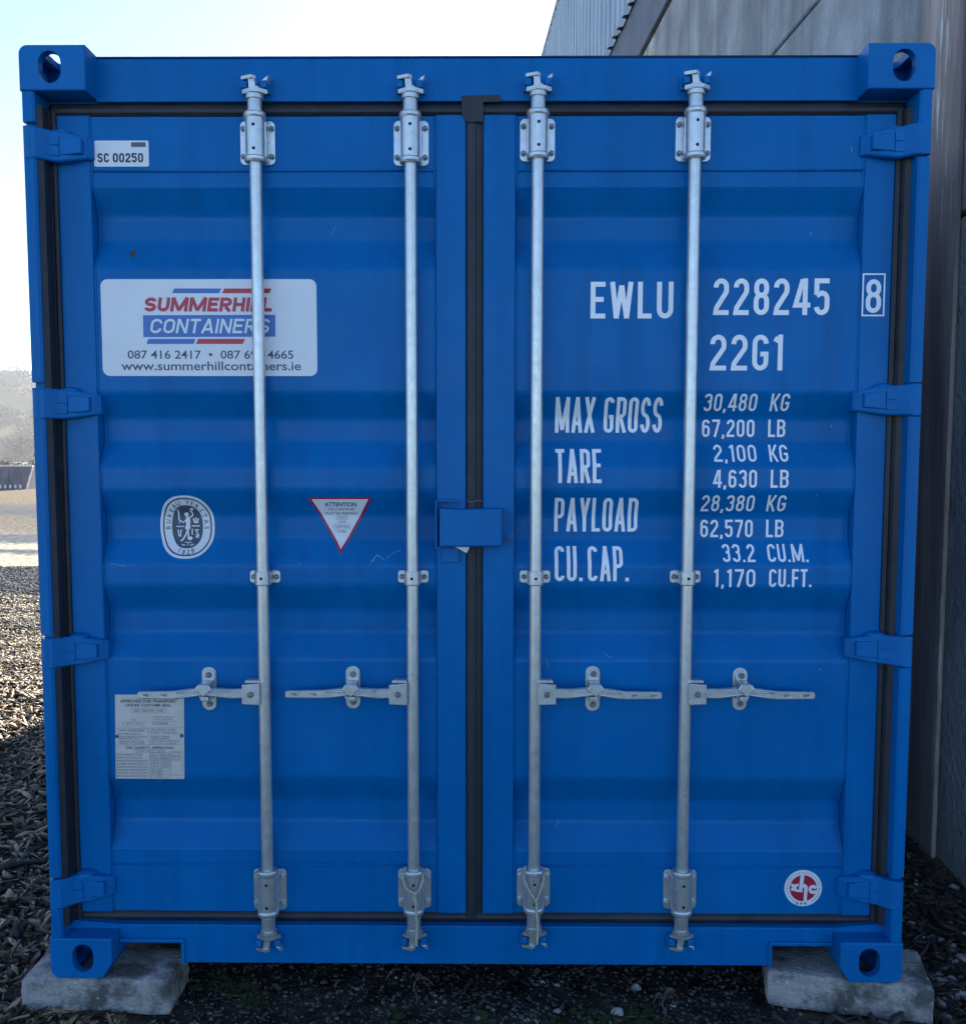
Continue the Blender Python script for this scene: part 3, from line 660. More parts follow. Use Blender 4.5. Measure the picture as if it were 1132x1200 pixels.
# ---- hinges
def hinge(s, yc_px, door):
    px = 1082 if s > 0 else 60
    zc = Z_(px, yc_px, 0.02)
    b = MB()
    st = [(0.0005, 0.016, 0.041), (0.006, 0.003, 0.042), (0.032, 0.002, 0.042), (0.046, 0.015, 0.041), (0.062, 0.033, 0.041), (0.080, 0.040, 0.040), (0.100, 0.040, 0.038), (0.138, 0.052, 0.031), (0.150, 0.054, 0.029), (0.163, 0.070, 0.027)]
    V = []; F = []
    for d, y, h in st:
        x = s * (CW - 0.004 - d); V += [(x, y + 0.004, zc + h), (x, y, zc + h - 0.004), (x, y, zc - h + 0.004), (x, y + 0.004, zc - h), (x, y + 0.03, zc - h), (x, y + 0.03, zc + h)]
    for i in range(len(st) - 1):
        for k in range(6): F.append((i * 6 + k, i * 6 + (k + 1) % 6, (i + 1) * 6 + (k + 1) % 6, (i + 1) * 6 + k))
    F.append(tuple(range(6))); F.append(tuple(range((len(st) - 1) * 6, len(st) * 6))[::-1])
    b.add(V, F, M_blue2)
    # pressed ribs: raised tongue towards the door, two fingers towards the post
    x0, x1 = s * (CW - 0.146), s * (CW - 0.086)
    b.prism([(x0, zc - 0.019), (x1, zc - 0.025), (x1, zc + 0.025), (x0, zc + 0.020)], 0.0362, 0.056, M_blue2, bev=0.003)
    for za, zb2 in ((0.0012, 0.025), (-0.027, -0.0012)):
        b.prism([(s * (CW - 0.087), 0.05), (s * (CW - 0.085), 0.0365), (s * (CW - 0.064), 0.0295), (s * (CW - 0.050), 0.0150), (s * (CW - 0.044), 0.0125), (s * (CW - 0.042), 0.05)], zc + za, zc + zb2, M_blue2, axis='Z', bev=0.002)
    xk = s * (CW - 0.0165); b.cyl((xk, 0.0160, zc - 0.0425), (xk, 0.0160, zc + 0.0425), 0.0160, 0.0160, M_blue2, 24)
    # blob of paint / weld on the hinge top over the gasket
    xw = s * (CW - 0.085); b.lathe(xw, 0.066, [(0.028, zc + 0.036), (0.026, zc + 0.043), (0.012, zc + 0.048)], M_blue2, 14)
    return part(b, 'hinge', door)
for y in (163, 468.5, 763, 1048): hinge(1, y, doorR)
for y in (168, 473, 765, 1046): hinge(-1, y, doorL)

# ---- locking bars
YR = 0.044; RR = 0.0168
def locking_bar(pt, pb, plates, mid, handle, side):
    """pt, pb: photo points on the rod axis top and bottom; side: -1 handle to the left, +1 to the right"""
    xt, _ = at(pt[0], pt[1], YR); xb, _ = at(pb[0], pb[1], YR); xr_ = (xt + xb) / 2
    zu0, zu1 = Z_(xr_ * 0 + pt[0], plates[0][1], Y_PAN - 0.01), Z_(pt[0], plates[0][0], Y_PAN - 0.01)
    zl0, zl1 = Z_(pb[0], plates[1][1], Y_PAN - 0.01), Z_(pb[0], plates[1][0], Y_PAN - 0.01)
    ztop = zu1 + 0.078; zbot = zl0 - 0.060
    b = MB(); b.cyl((xr_, YR, zbot), (xr_, YR, ztop), RR, RR, M_gal, 32)
    rod = part(b, 'locking_bar')
    def bearing(z0, z1, up):
        b = MB(); yp = Y_PAN - 0.0025; W = 0.048
        b.prism(rrect(xr_ - W, xr_ + W, z0, z1, 0.014), yp - 0.006, yp - 0.0006, M_gal, bev=0.0015)
        # wrapped barrel and collars
        L = (z1 - z0)
        b.lathe(xr_, YR, [(0.0262, z0 + 0.004), (0.0268, z1 - 0.002)], M_gal, 28)
        for zc_ in ((z0 - 0.001), (z1 - 0.004)): b.lathe(xr_, YR, [(0.0285, zc_), (0.0305, zc_ + 0.004), (0.0305, zc_ + 0.011), (0.0285, zc_ + 0.015)], M_gal, 28)
        for sx in (-1, 1): b.box(xr_ + sx * 0.024 - 0.006, xr_ + sx * 0.024 + 0.006, YR, yp - 0.004, z0 + 0.008, z1 - 0.010, M_gal, 0.002)
        for sx in (-1, 1):
            for zz in (z0 + 0.022, z1 - 0.022):
                b.bolt(xr_ + sx * 0.0385, yp - 0.013, zz, 0.0080, M_bolt if up else M_gal)
        for zz in (z0 + 0.03, z1 - 0.026): b.cyl((xr_ + 0.001, YR - 0.0255, zz), (xr_ + 0.001, YR - 0.0276, zz), 0.0048, 0.0042, M_hole, 12)
        for sx in (-1, 1): b.bolt(xr_ + sx * 0.028, yp - 0.010, (z0 + z1) / 2, 0.003, M_hole, 0.004)
        part(b, 'bearing_bracket', rod)
    bearing(zu0, zu1, True); bearing(zl0, zl1, False)
    # middle guide
    zm = Z_(mid[0], mid[1], Y_PAN - 0.01); yp = prof_y(zm)
    b = MB(); b.prism(rrect(xr_ - 0.043, xr_ + 0.043, zm - 0.018, zm + 0.018, 0.008), yp - 0.006, yp - 0.0008, M_gal, bev=0.0015)
    b.lathe(xr_, YR, [(0.0215, zm - 0.020), (0.0225, zm - 0.017), (0.0225, zm + 0.017), (0.0215, zm + 0.020)], M_gal, 24)
    for sx in (-1, 1):
        b.box(xr_ + sx * 0.0195 - 0.004, xr_ + sx * 0.0195 + 0.004, YR, yp - 0.004, zm - 0.017, zm + 0.017, M_gal, 0.002)
        b.bolt(xr_ + sx * 0.032, yp - 0.012, zm, 0.0085, M_bolt)
    b.cyl((xr_, YR - 0.0218, zm), (xr_, YR - 0.0234, zm), 0.0045, 0.004, M_hole, 12); part(b, 'rod_guide', rod)
    # end cams with the keepers welded to header and sill
    for zc, sg, yk in ((zu1, 1, Y_HEAD), (zl0, -1, YS0)):
        b = MB(); z = zc
        def zz(d): return z + sg * d
        b.lathe(xr_, YR, sorted([(0.0205, zz(0.008)), (0.0190, zz(0.046)), (0.0235, zz(0.047)), (0.0235, zz(0.058))], key=lambda p: p[1]), M_gal, 24)
        z1 = 0.058
        tw = 0.0
        sgx = side * (1 if sg > 0 else 1)
        b.prism([(xr_ - 0.032, YR - 0.006), (xr_ - 0.006, YR - 0.024), (xr_ + 0.018, YR - 0.020), (xr_ + 0.036, YR - 0.004), (xr_ + 0.020, YR + 0.010), (xr_ - 0.020, YR + 0.012)], *sorted((zz(z1 + 0.001), zz(z1 + 0.013))), M_gal, bev=0.003, axis='Z')
        b.prism([(xr_ - 0.012, zz(z1 + 0.012)), (xr_ + 0.008, zz(z1 + 0.012)), (xr_ + 0.003, zz(z1 + 0.044)), (xr_ - 0.014, zz(z1 + 0.040))], YR - 0.016, YR + 0.012, M_gal, bev=0.002)
        b.prism([(xr_ - 0.034, YR - 0.010), (xr_ - 0.004, YR - 0.024), (xr_ + 0.006, YR - 0.014), (xr_ + 0.002, YR + 0.010), (xr_ - 0.028, YR + 0.012)], *sorted((zz(z1 + 0.038), zz(z1 + 0.047))), M_gal, bev=0.002, axis='Z')
        part(b, 'cam', rod)
        b = MB()
        for sx in (-1, 1):
            b.box(xr_ + sx * 0.027 - 0.009, xr_ + sx * 0.027 + 0.009, YR - 0.012, yk - 0.0006, *sorted((zz(z1 + 0.016), zz(z1 + 0.036))), M_blue2, 0.004)
        b.box(xr_ - 0.04, xr_ + 0.04, yk - 0.010, yk - 0.0008, *sorted((zz(z1 + 0.010), zz(z1 + 0.042))), M_blue2, 0.002)
        b.prism([(xr_ + 0.020, zz(z1 + 0.035)), (xr_ + 0.036, zz(z1 + 0.035)), (xr_ + 0.040, zz(z1 + 0.050)), (xr_ + 0.030, zz(z1 + 0.044))], YR - 0.010, yk - 0.0007, M_gal, bev=0.002)
        part(b, 'cam_keeper', rod)
    # handle: hub clamp, forged lever, grip
    hx0, hx1, hy = handle['hub']; YL = YR - 0.006
    xa, zc = at((hx0 + hx1) / 2, hy, YL - 0.01); half = 0.025
    b = MB()
    b.prism([(xa - side * half, zc + 0.030), (xa + side * half, zc + 0.026), (xa + side * half, zc - 0.030), (xa - side * half, zc - 0.032)], YL - 0.018, YL - 0.006, M_gal, bev=0.002)
    b.prism([(xa - side * half, zc + 0.030), (xa + side * 0.018, zc + 0.030), (xa + side * 0.016, zc + 0.038), (xa - side * half * 0.9, zc + 0.038)], YL - 0.012, YL + 0.022, M_gal, bev=0.002)
    b.box(min(xr_ + side * 0.01, xa), max(xr_ + side * 0.01, xa), YL - 0.004, YL + 0.020, zc - 0.028, zc + 0.028, M_gal, 0.002)
    b.bolt(xa, YL - 0.026, zc - 0.001, 0.0095, M_bolt); part(b, 'handle_hub', rod)
    gx_, gz_ = at(handle['grip'][0], handle['grip'][1], YL - 0.012); g2x, g2z = at(handle['grip'][2], handle['grip'][1] + 0.6, YL - 0.012); rx_, rz_ = at(handle['ret'][0], 811.0, YL - 0.012)
    b = MB()
    stn = [(xa + side * half * 0.9, zc, YL - 0.004, 0.0135, 0.009), (xa + side * (half + 0.035), zc - 0.001, YL - 0.006, 0.0135, 0.009), (rx_ - side * 0.03, rz_ - 0.001, YL - 0.010, 0.0115, 0.010), (rx_, rz_ + 0.001, YL - 0.013, 0.010, 0.011),
           (rx_ + side * 0.03, rz_ + 0.000, YL - 0.013, 0.0105, 0.009), (gx_, gz_ - 0.001, YL - 0.014, 0.0115, 0.006), (g2x - side * 0.006, g2z, YL - 0.014, 0.0105, 0.005), (g2x, g2z, YL - 0.014, 0.008, 0.0045)]
    V = []; F = []
    for x, z, y, h, t in stn: V += [(x, y - t + 0.0025, z + h), (x, y - t, z + h - 0.003), (x, y - t, z - h + 0.003), (x, y - t + 0.0025, z - h), (x, y + t, z - h), (x, y + t, z + h)]
    for i in range(len(stn) - 1):
        for k in range(6): F.append((i * 6 + k, i * 6 + (k + 1) % 6, (i + 1) * 6 + (k + 1) % 6, (i + 1) * 6 + k))
    F += [tuple(range(6)), tuple(range((len(stn) - 1) * 6, len(stn) * 6))[::-1]]
    b.add(V, F, M_gal)
    # forged ribs along the waist
    for dz in (-0.0075, 0.0075): b.tube([(stn[1][0], stn[1][2] - 0.009, stn[1][1] + dz * 1.2), (stn[3][0], stn[3][2] - 0.0115, stn[3][1] + dz * 0.6), (stn[5][0] - side * 0.01, stn[5][2] - 0.007, stn[5][1] + dz)], 0.0032, M_gal, 6)
    for k in (0.2, 0.72): 
        qx = gx_ + (g2x - gx_) * k
        for q in range(3): b.box(qx + side * q * 0.006 - 0.0022, qx + side * q * 0.006 + 0.0022, YL - 0.0206, YL - 0.019, gz_ - 0.005 + 0.002 * q, gz_ + 0.003, M_bolt)
    part(b, 'handle', rod)
    # retainer bolted to the door
    b = MB(); hz0, hz1 = Z_(handle['ret'][0], handle['ret'][2], Y_PAN - 0.01), Z_(handle['ret'][0], handle['ret'][1], Y_PAN - 0.01); yp = Y_PAN
    b.prism(rrect(rx_ - 0.0205, rx_ + 0.0205, hz0, hz1, 0.0195), yp - 0.007, yp - 0.0008, M_gal, bev=0.0015)
    b.box(rx_ - 0.019, rx_ + 0.019, YL + 0.001, yp - 0.006, rz_ - 0.024, rz_ - 0.0125, M_gal, 0.002)
    b.box(rx_ - side * 0.002 - 0.012, rx_ - side * 0.002 + 0.012, YL - 0.020, YL + 0.004, rz_ - 0.026, rz_ - 0.0126, M_gal, 0.003)
    # swinging catch: pear-shaped flap hanging over the lever
    fl = arc(rx_ + 0.002, hz1 - 0.024, 0.0175, 0.0175, 200, -20, 10) + [(rx_ + 0.020, rz_ + 0.010), (rx_ + 0.012, rz_ + 0.000), (rx_ + 0.002, rz_ - 0.010), (rx_ - 0.010, rz_ + 0.000), (rx_ - 0.018, rz_ + 0.010)]
    b.prism([p for p in fl if p[1] > rz_ + 0.024] + [(rx_ + 0.0175, rz_ + 0.024), (rx_ - 0.014, rz_ + 0.024)], yp - 0.014, yp - 0.0072, M_gal, bev=0.0015)
    b.prism([(rx_ - 0.014, rz_ + 0.0235), (rx_ + 0.0175, rz_ + 0.0235), (rx_ + 0.026, rz_ + 0.010), (rx_ + 0.012, rz_ - 0.002), (rx_ + 0.003, rz_ - 0.011), (rx_ - 0.008, rz_ - 0.002), (rx_ - 0.022, rz_ + 0.010)], YL - 0.032, YL - 0.0255, M_gal, bev=0.002)
    b.box(rx_ - 0.013, rx_ + 0.0165, YL - 0.026, yp - 0.0142, rz_ + 0.018, rz_ + 0.0245, M_gal, 0.002)
    b.bolt(rx_ + 0.002, yp - 0.020, hz1 - 0.022, 0.0092, M_bolt, n=12); b.bolt(rx_ + 0.001, yp - 0.013, hz0 + 0.020, 0.0088, M_bolt, n=12)
    part(b, 'handle_retainer', rod)
    return rod, xr_, zl0, zl1
bars = [locking_bar((302, 200), (311.5, 1015), ((141, 193), (1019, 1067)), (311, 676), dict(hub=(284, 305, 813), grip=(204, 814, 162), ret=(239.5, 782, 833)), -1),
        locking_bar((482, 200), (484, 1015), ((140.5, 194), (1019, 1065)), (482, 676), dict(hub=(456, 477, 813), grip=(379, 813, 335), ret=(411, 781, 831)), -1),
        locking_bar((632, 195), (624, 1015), ((138, 189), (1018, 1063)), (623.5, 676), dict(hub=(630, 652, 813), grip=(732, 814.5, 775), ret=(696.5, 781, 834)), 1),
        locking_bar((816.5, 195), (797, 1015), ((136, 189), (1020, 1066)), (797.5, 676), dict(hub=(806, 828, 813), grip=(910, 814.5, 954), ret=(872, 783, 833)), 1)]

# ---- lock box over the joint
b = MB(); x0, z1 = at(515, 595.5, 0.030); x1, z0 = at(588, 641, 0.030)
zm1 = z1 - 0.003
b.prism([(x0, z0), (x1, z0 + 0.001), (x1, z1 - 0.001), (x0 + 0.3 * (x1 - x0), z1 - 0.0035), (x0, z1)], 0.024, Y_DOOR - 0.0012, M_blue2, bev=0.006, seg=3)
box = part(b, 'lock_box')
b = MB(); fx0, fz1 = at(510.5, 585.5, Y_DOOR - 0.02); fx1, fz0 = at(538, 642, Y_DOOR - 0.02)
b.box(fx0, fx0 + 0.005, 0.036, Y_DOOR - 0.001, fz0, fz1, M_blue2, 0.0015); b.box(fx0 + 0.0052, fx1, 0.036, Y_DOOR - 0.001, fz1 - 0.005, fz1, M_blue2, 0.0015)
tx0, tz1 = at(518, 642, Y_DOOR - 0.006); tx1, tz0 = at(538, 659, Y_DOOR - 0.006)
b.box(tx0, tx1, Y_DOOR - 0.008, Y_DOOR - 0.001, tz0, tz1, M_blue2, 0.0015); part(b, 'lock_flange', box)
b = MB(); p = [at(592, 630, 0.06), at(593.5, 634.5, 0.058), at(597, 634, 0.055), at(599.5, 630, 0.052), at(600.5, 625, 0.05)]
b.tube([(q[0], 0.06 - i * 0.002, q[1]) for i, q in enumerate(p)], 0.0019, M_bolt, 6); part(b, 'wire_hook', box); b = MB()
p = [at(547, 588, 0.06), at(553, 588.5, 0.058), at(560, 586.5, 0.056), at(566, 587.5, 0.06)]
b.tube([(q[0], 0.062, q[1]) for q in p], 0.0015, M_bolt, 6); part(b, 'wire', box)
b = MB(); p = [at(533, 641, 0.05), at(550.5, 641, 0.05), at(547, 648, 0.05), at(541, 645, 0.05)]
b.prism(p[::-1], 0.049, 0.0498, M_white); part(b, 'paper_seal', box)

# ------------------------------------------------------------------ lettering
def text_bm(s, bold=0.0, shear=0.0, spacing=1.0, res=3):
    cu = bpy.data.curves.new('t', 'FONT'); cu.body = s; cu.offset = bold; cu.shear = shear; cu.space_character = spacing; cu.resolution_u = res; cu.fill_mode = 'FRONT'
    o = bpy.data.objects.new('t', cu); C.objects.link(o); dg = bpy.context.evaluated_depsgraph_get()
    dg.update(); me = bpy.data.meshes.new_from_object(o.evaluated_get(dg))
    bm = bmesh.new(); bm.from_mesh(me); bpy.data.objects.remove(o); bpy.data.curves.remove(cu); bpy.data.meshes.remove(me)
    return bm
def put_text(B, s, x0, x1, z0, z1, y, m, bold=0.0, shear=0.0, spacing=1.0, ref=None):
    """fit the text into the box x0..x1, z0..z1 (metres)"""
    bm = text_bm(s, bold, shear, spacing)
    xs = [v.co.x for v in bm.verts]; ys = [v.co.y for v in bm.verts]
    ax, bx_ = min(xs), max(xs); ay, by = (min(ys), max(ys)) if ref is None else ref
    for v in bm.verts: v.co = (x0 + (v.co.x - ax) / (bx_ - ax) * (x1 - x0), y, z0 + (v.co.y - ay) / (by - ay) * (z1 - z0))
    B.absorb(bm, m)
CAPREF = (0.0, 0.729)
W0, TK = 0.42, 0.155
def glyph(c, w=W0, t=TK):
    h = t / 2; l, r, b, T_ = h, w - h, h, 1 - h; cx = w / 2; R = (r - l) / 2; k = 1.05
    A = lambda cx_, cz, rx, rz, a0, a1: arc(cx_, cz, rx, rz, a0, a1, 12)
    RZ = min(R * 1.15, 0.25)
    RP = min(RZ, (T_ - 0.47) / 2 - 0.005)
    stad = lambda z0, z1: A(cx, z1 - RZ, R, RZ, 0, 180) + A(cx, z0 + RZ, R, RZ, 180, 360)
    if c in '0O': return w, [(stad(b, T_), True)]
    if c == '1': return w * 0.62, [([(w * 0.42, 0), (w * 0.42, 1)], False), ([(w * 0.10, 0.80), (w * 0.42 - h, 0.93)], False)]
    if c == '2': return w, [(A(cx, T_ - RZ, R, RZ, 185, 0) + [(r, 0.66), (r - 0.02, 0.60), (l + 0.02, 0.20), (l, b), (w, b)], False)]
    if c == '3': return w, [(A(cx, T_ - R, R, R, 180, 0) + [(r, 0.65), (r - 0.03, 0.56), (cx - 0.02, 0.535)], False), ([(r - 0.06, 0.53), (r - 0.01, 0.47)] + A(cx, b + R, R, R, 0, -180), False)]
    if c == '4': return w, [([(r - 0.05, 0), (r - 0.05, 1)], False), ([(r - 0.05 - h, 0.97), (l - 0.02, 0.27), (w + 0.03, 0.27)], False)]
    if c == '5': return w, [([(w - 0.01, T_), (l, T_), (l, 0.55)], False), ([(l, 0.53), (cx, 0.60)] + A(cx, 0.60 - RZ, R, RZ, 70, 0) + A(cx, b + RZ, R, RZ, 0, -175), False)]
    if c == '6': return w, [(A(cx, 0.60 - RZ, R, RZ, 0, 180) + A(cx, b + RZ, R, RZ, 180, 360), True), ([(l, 0.45), (l, T_ - RZ)] + A(cx, T_ - RZ, R, RZ, 180, 8), False)]
    if c == '7': return w, [([(0, T_), (r, T_), (r, T_ - 0.08), (cx - 0.06, 0)], False)]
    if c == '8': return w, [(A(cx, T_ - R * 1.1, R * 0.95, R * 1.1, 0, 180) + A(cx, 0.54 + R * 1.1, R * 0.95, R * 1.1, 180, 360), True), (A(cx, 0.545 - RZ, R, RZ, 0, 180) + A(cx, b + RZ, R, RZ, 180, 360), True)]
    if c == 'A': return w * 1.08, [([(h * 0.9, 0), (cx * 1.08, 1)], False), ([(cx * 1.08, 1), (w * 1.08 - h * 0.9, 0)], False), ([(w * 0.26, 0.27), (w * 0.82, 0.27)], False)]
    if c == 'B': return w, [([(l, 0), (l, 1)], False), ([(h * 2, T_), (cx, T_)] + A(cx, T_ - R, R, R, 90, 0) + A(cx, 0.53 + R, R, R, 0, -90) + [(h * 2, 0.53)], False), ([(cx, 0.49)] + A(cx, 0.51 - R, R, R, 90, 0) + A(cx, b + R, R, R, 0, -90) + [(h * 2, b)], False)]
    if c == 'C': return w, [(A(cx, T_ - RZ, R, RZ, 0, 180) + A(cx, b + RZ, R, RZ, 180, 360), False)]
    if c == 'D': return w, [([(l, T_), (cx, T_)] + A(cx, T_ - RZ, R, RZ, 90, 0) + A(cx, b + RZ, R, RZ, 0, -90) + [(l, b)], True)]
    if c == 'E': return w * 0.9, [([(w * 0.9, T_), (l, T_), (l, b), (w * 0.9, b)], False), ([(h * 2, 0.52), (w * 0.8, 0.52)], False)]
    if c == 'F': return w * 0.9, [([(w * 0.9, T_), (l, T_), (l, 0)], False), ([(h * 2, 0.50), (w * 0.8, 0.50)], False)]
    if c == 'G': return w, [(A(cx, T_ - RZ, R, RZ, 0, 180) + A(cx, b + RZ, R, RZ, 180, 360) + [(r, 0.46), (cx, 0.46)], False)]
    if c == 'H': return w, [([(l, 0), (l, 1)], False), ([(r, 0), (r, 1)], False), ([(h * 2, 0.5), (w - h * 2, 0.5)], False)]
    if c == 'I': return t, [([(h, 0), (h, 1)], False)]
    if c == 'N': return w, [([(l, 0), (l, 1)], False), ([(h * 1.2, 0.97), (w - h * 1.2, 0.03)], False), ([(r, 0), (r, 1)], False)]
    if c == 'K': return w, [([(l, 0), (l, 1)], False), ([(w - h * 0.7, 1), (h * 2 + 0.01, 0.42)], False), ([(l + 0.13, 0.53), (w - h * 0.6, 0)], False)]
    if c == 'L': return w * 0.85, [([(l, 1), (l, b), (w * 0.85, b)], False)]
    if c == 'M': return w * 1.45, [([(l, 0), (l, 1)], False), ([(l, 1), (w * 0.725, 0.08)], False), ([(w * 0.725, 0.08), (w * 1.45 - h, 1)], False), ([(w * 1.45 - h, 1), (w * 1.45 - h, 0)], False)]
    if c == 'P': return w, [([(l, 0), (l, 1)], False), ([(h * 2, T_), (cx, T_)] + A(cx, T_ - RP, R, RP, 90, 0) + A(cx, 0.44 + RP, R, RP, 0, -90) + [(h * 2, 0.44)], False)]
    if c == 'R': return w, [([(l, 0), (l, 1)], False), ([(h * 2, T_), (cx, T_)] + A(cx, T_ - RP, R, RP, 90, 0) + A(cx, 0.47 + RP, R, RP, 0, -90) + [(h * 2, 0.47)], False), ([(cx, 0.47 - h), (w - h * 0.6, 0)], False)]
    if c == 'S':
        q = (T_ - 0.5) / 2
        return w, [(A(cx, T_ - q, R, q, 10, 262) + A(cx, b + q, R, q, 82, -170), False)]
    if c == 'T': return w * 0.92, [([(0, T_), (w * 0.92, T_)], False), ([(w * 0.46, 1 - t), (w * 0.46, 0)], False)]
    if c == 'U': return w, [([(l, 1), (l, b + RZ)] + A(cx, b + RZ, R, RZ, 180, 360)[1:] + [(r, 1)], False)]
    if c == 'W': return w * 1.35, [([(h * 0.8, 1), (w * 0.36, 0)], False), ([(w * 0.36, 0), (w * 0.675, 0.9)], False), ([(w * 0.675, 0.9), (w * 0.99, 0)], False), ([(w * 0.99, 0), (w * 1.35 - h * 0.8, 1)], False)]
    if c == 'X': return w, [([(h * 0.7, 1), (w - h * 0.7, 0)], False), ([(w - h * 0.7, 1), (h * 0.7, 0)], False)]
    if c == 'Y': return w, [([(h * 0.8, 1), (cx, 0.42)], False), ([(cx, 0.42), (w - h * 0.8, 1)], False), ([(cx, 0.46), (cx, 0)], False)]
    if c == '.': return t, [([(h, 0), (h, t)], False)]
    if c == ',': return t, [([(h * 0.5, -0.10), (h, 0.02), (h, t)], False)]
    return w * 0.6, []
def stencil(B, s, x0, x1, z0, z1, y, m, gap=0.10, space=0.30, t=0.135, shear=0.0):
    """letters keep an even stroke: the letter width is solved so that the line fills x0..x1 at height z1 - z0"""
    H = z1 - z0; want = (x1 - x0) / H - shear; lo, hi = 0.12, 3.0
    def lay(w):
        adv = 0; it = []
        for c in s:
            if c == ' ': adv += space * w / 0.42; continue
            gw, st = glyph(c, w, min(t, w * 0.42)); it.append((adv, st)); adv += gw + gap * w / 0.42
        return adv - gap * w / 0.42, it
    for _ in range(40):
        w = (lo + hi) / 2
        if lay(w)[0] > want: hi = w
        else: lo = w
    _, it = lay(w); tt = min(t, w * 0.42); n = 0
    for a_, st in it:
        for j, (pts, cl_) in enumerate(st):
            B.ribbon([(x0 + (a_ + p[0] + shear * p[1]) * H, z0 + p[1] * H) for p in pts], tt * H, y - 0.00012 * j, m, cl_)
def conform(B, eps=0.0010):
    """fold the flat marking over the pressed door panel"""
    bm = B.bm
    for z, y in prof:
        g = bm.verts[:] + bm.edges[:] + bm.faces[:]
        bmesh.ops.bisect_plane(bm, geom=g, dist=1e-6, plane_co=(0, 0, z), plane_no=(0, 0, 1))
    for v in bm.verts: v.co.y = prof_y(v.co.z) - eps + v.co.y
    for f in bm.faces:
        f.normal_update()
        if f.normal.y > 0: f.normal_flip()
def pbox(x0, y0, x1, y1, Y=OUT):
    a_ = at(x0, (y0 + y1) / 2, Y)[0]; b_ = at(x1, (y0 + y1) / 2, Y)[0]
    return a_, b_, Z_((x0 + x1) / 2, y1, Y), Z_((x0 + x1) / 2, y0, Y)
def marking(s, px, name='lettering', **k):
    B = MB()
    zc = Z_((px[0] + px[2]) / 2, (px[1] + px[3]) / 2, OUT); Y = prof_y(zc)
    stencil(B, s, *pbox(*px, Y=Y), 0.0, M_paintw, **k); conform(B); return part(B, name, doorR, normals=False)
marking('EWLU', (692, 330, 789, 373), gap=0.13)
marking('228245', (836, 326, 972, 369), gap=0.13)
marking('22G1', (832, 392, 918, 434), gap=0.13)
marking('MAX GROSS', (650.5, 466, 776, 507), t=0.102); marking('TARE', (651, 526, 705, 566), t=0.108); marking('PAYLOAD', (649.5, 583, 747, 623), t=0.102); marking('CU. CAP.', (650, 641, 737, 681), space=0.12, t=0.104)
for s, a_, u, bx0, bx1, y0, y1 in (('30,480', 825, 887, 903, 925, 461.5, 481.5), ('67,200', 822.5, 884, 900, 920, 491.5, 512), ('2,100', 836, 886, 901, 923, 521, 541), ('4,630', 836, 887, 903, 924, 550.5, 571.5),
                                   ('28,380', 822, 884, 899, 921, 580, 599.5), ('62,570', 820.5, 882, 897.5, 918, 609, 629.5), ('33.2', 846, 884, 899, 946, 638, 658), ('1,170', 836, 885, 901, 951, 667, 688)):
    un = {'30,480': 'KG', '67,200': 'LB', '2,100': 'KG', '4,630': 'LB', '28,380': 'KG', '62,570': 'LB', '33.2': 'CU.M.', '1,170': 'CU.FT.'}[s]
    B = MB(); Y = prof_y(Z_(860, (y0 + y1) / 2, OUT))
    stencil(B, s, *pbox(a_, y0, u, y1, Y), 0.0, M_paintw, gap=0.12); conform(B); part(B, 'lettering', doorR, normals=False)
    B = MB(); stencil(B, un, *pbox(bx0, y0, bx1, y1, Y), 0.0, M_paintw, gap=0.10); conform(B); part(B, 'lettering', doorR, normals=False)
# check digit on the stile
B = MB(); xa, xb, za, zb2 = pbox(1014.5, 327, 1032.5, 366.5, Y_DOOR); stencil(B, '8', xa, xb, za, zb2, Y_DOOR - 0.0009, M_paintw)
xa, xb, za, zb2 = pbox(1011, 321, 1036, 369.5, Y_DOOR); B.ribbon([(xa, za), (xb, za), (xb, zb2), (xa, zb2)], 0.0042, Y_DOOR - 0.0008, M_paintw, True); part(B, 'check_digit', doorR, normals=False)

# ---- company sign
yS = OUT - 0.0022
def zx(px, py): return at(px, py, OUT)
B = MB(); xa, za = zx(120, 440); xb, zb2 = zx(370, 327); xs0 = (zx(117, 385)[0] + 0)
xa = zx(119.5, 385)[0]; xb = zx(371.5, 385)[0]; za = zx(245, 440.5)[1]; zb2 = zx(245, 327)[1]
B.prism(rrect(xa, xb, za, zb2, 0.020, 8), yS, OUT - 0.0006, M_vinyl); sign = part(B, 'company_sign')
def para(B, x0, x1, y0, y1, m, k=5.0, x0b=None):
    p = [zx(x0 + k, y0), zx(x1 + k, y0), zx(x1, y1), zx(x0, y1)]; B.flat(p, yS - 0.0005, m)
B = MB(); para(B, 202, 257, 338, 343.5, M_pblue, 2.5); para(B, 260.5, 316, 338, 343.5, M_red, 2.5); para(B, 172, 227, 397, 403, M_pblue, 2.5); para(B, 230, 285, 397, 403, M_red, 2.5)
B.flat([zx(168, 369.3), zx(323, 368.8), zx(323, 394.5), zx(168.5, 395)], yS - 0.0005, M_pblue); part(B, 'stripe', sign, normals=False)
def line(B, s, x0, y0, x1, y1, m, y=None, ref=None, **k):
    a_ = zx(x0, (y0 + y1) / 2)[0]; b_ = zx(x1, (y0 + y1) / 2)[0]; put_text(B, s, a_, b_, zx((x0 + x1) / 2, y1)[1], zx((x0 + x1) / 2, y0)[1], y if y is not None else yS - 0.0005, m, ref=ref, **k)
def sline(B, s, x0, y0, x1, y1, m, y, **k):
    stencil(B, s, zx(x0, (y0 + y1) / 2)[0], zx(x1, (y0 + y1) / 2)[0], zx((x0 + x1) / 2, y1)[1], zx((x0 + x1) / 2, y0)[1], y, m, **k)
B = MB(); sline(B, 'SUMMERHILL', 168.5, 348.5, 321, 365, M_red, yS - 0.0006, t=0.24, gap=0.05, shear=0.17)
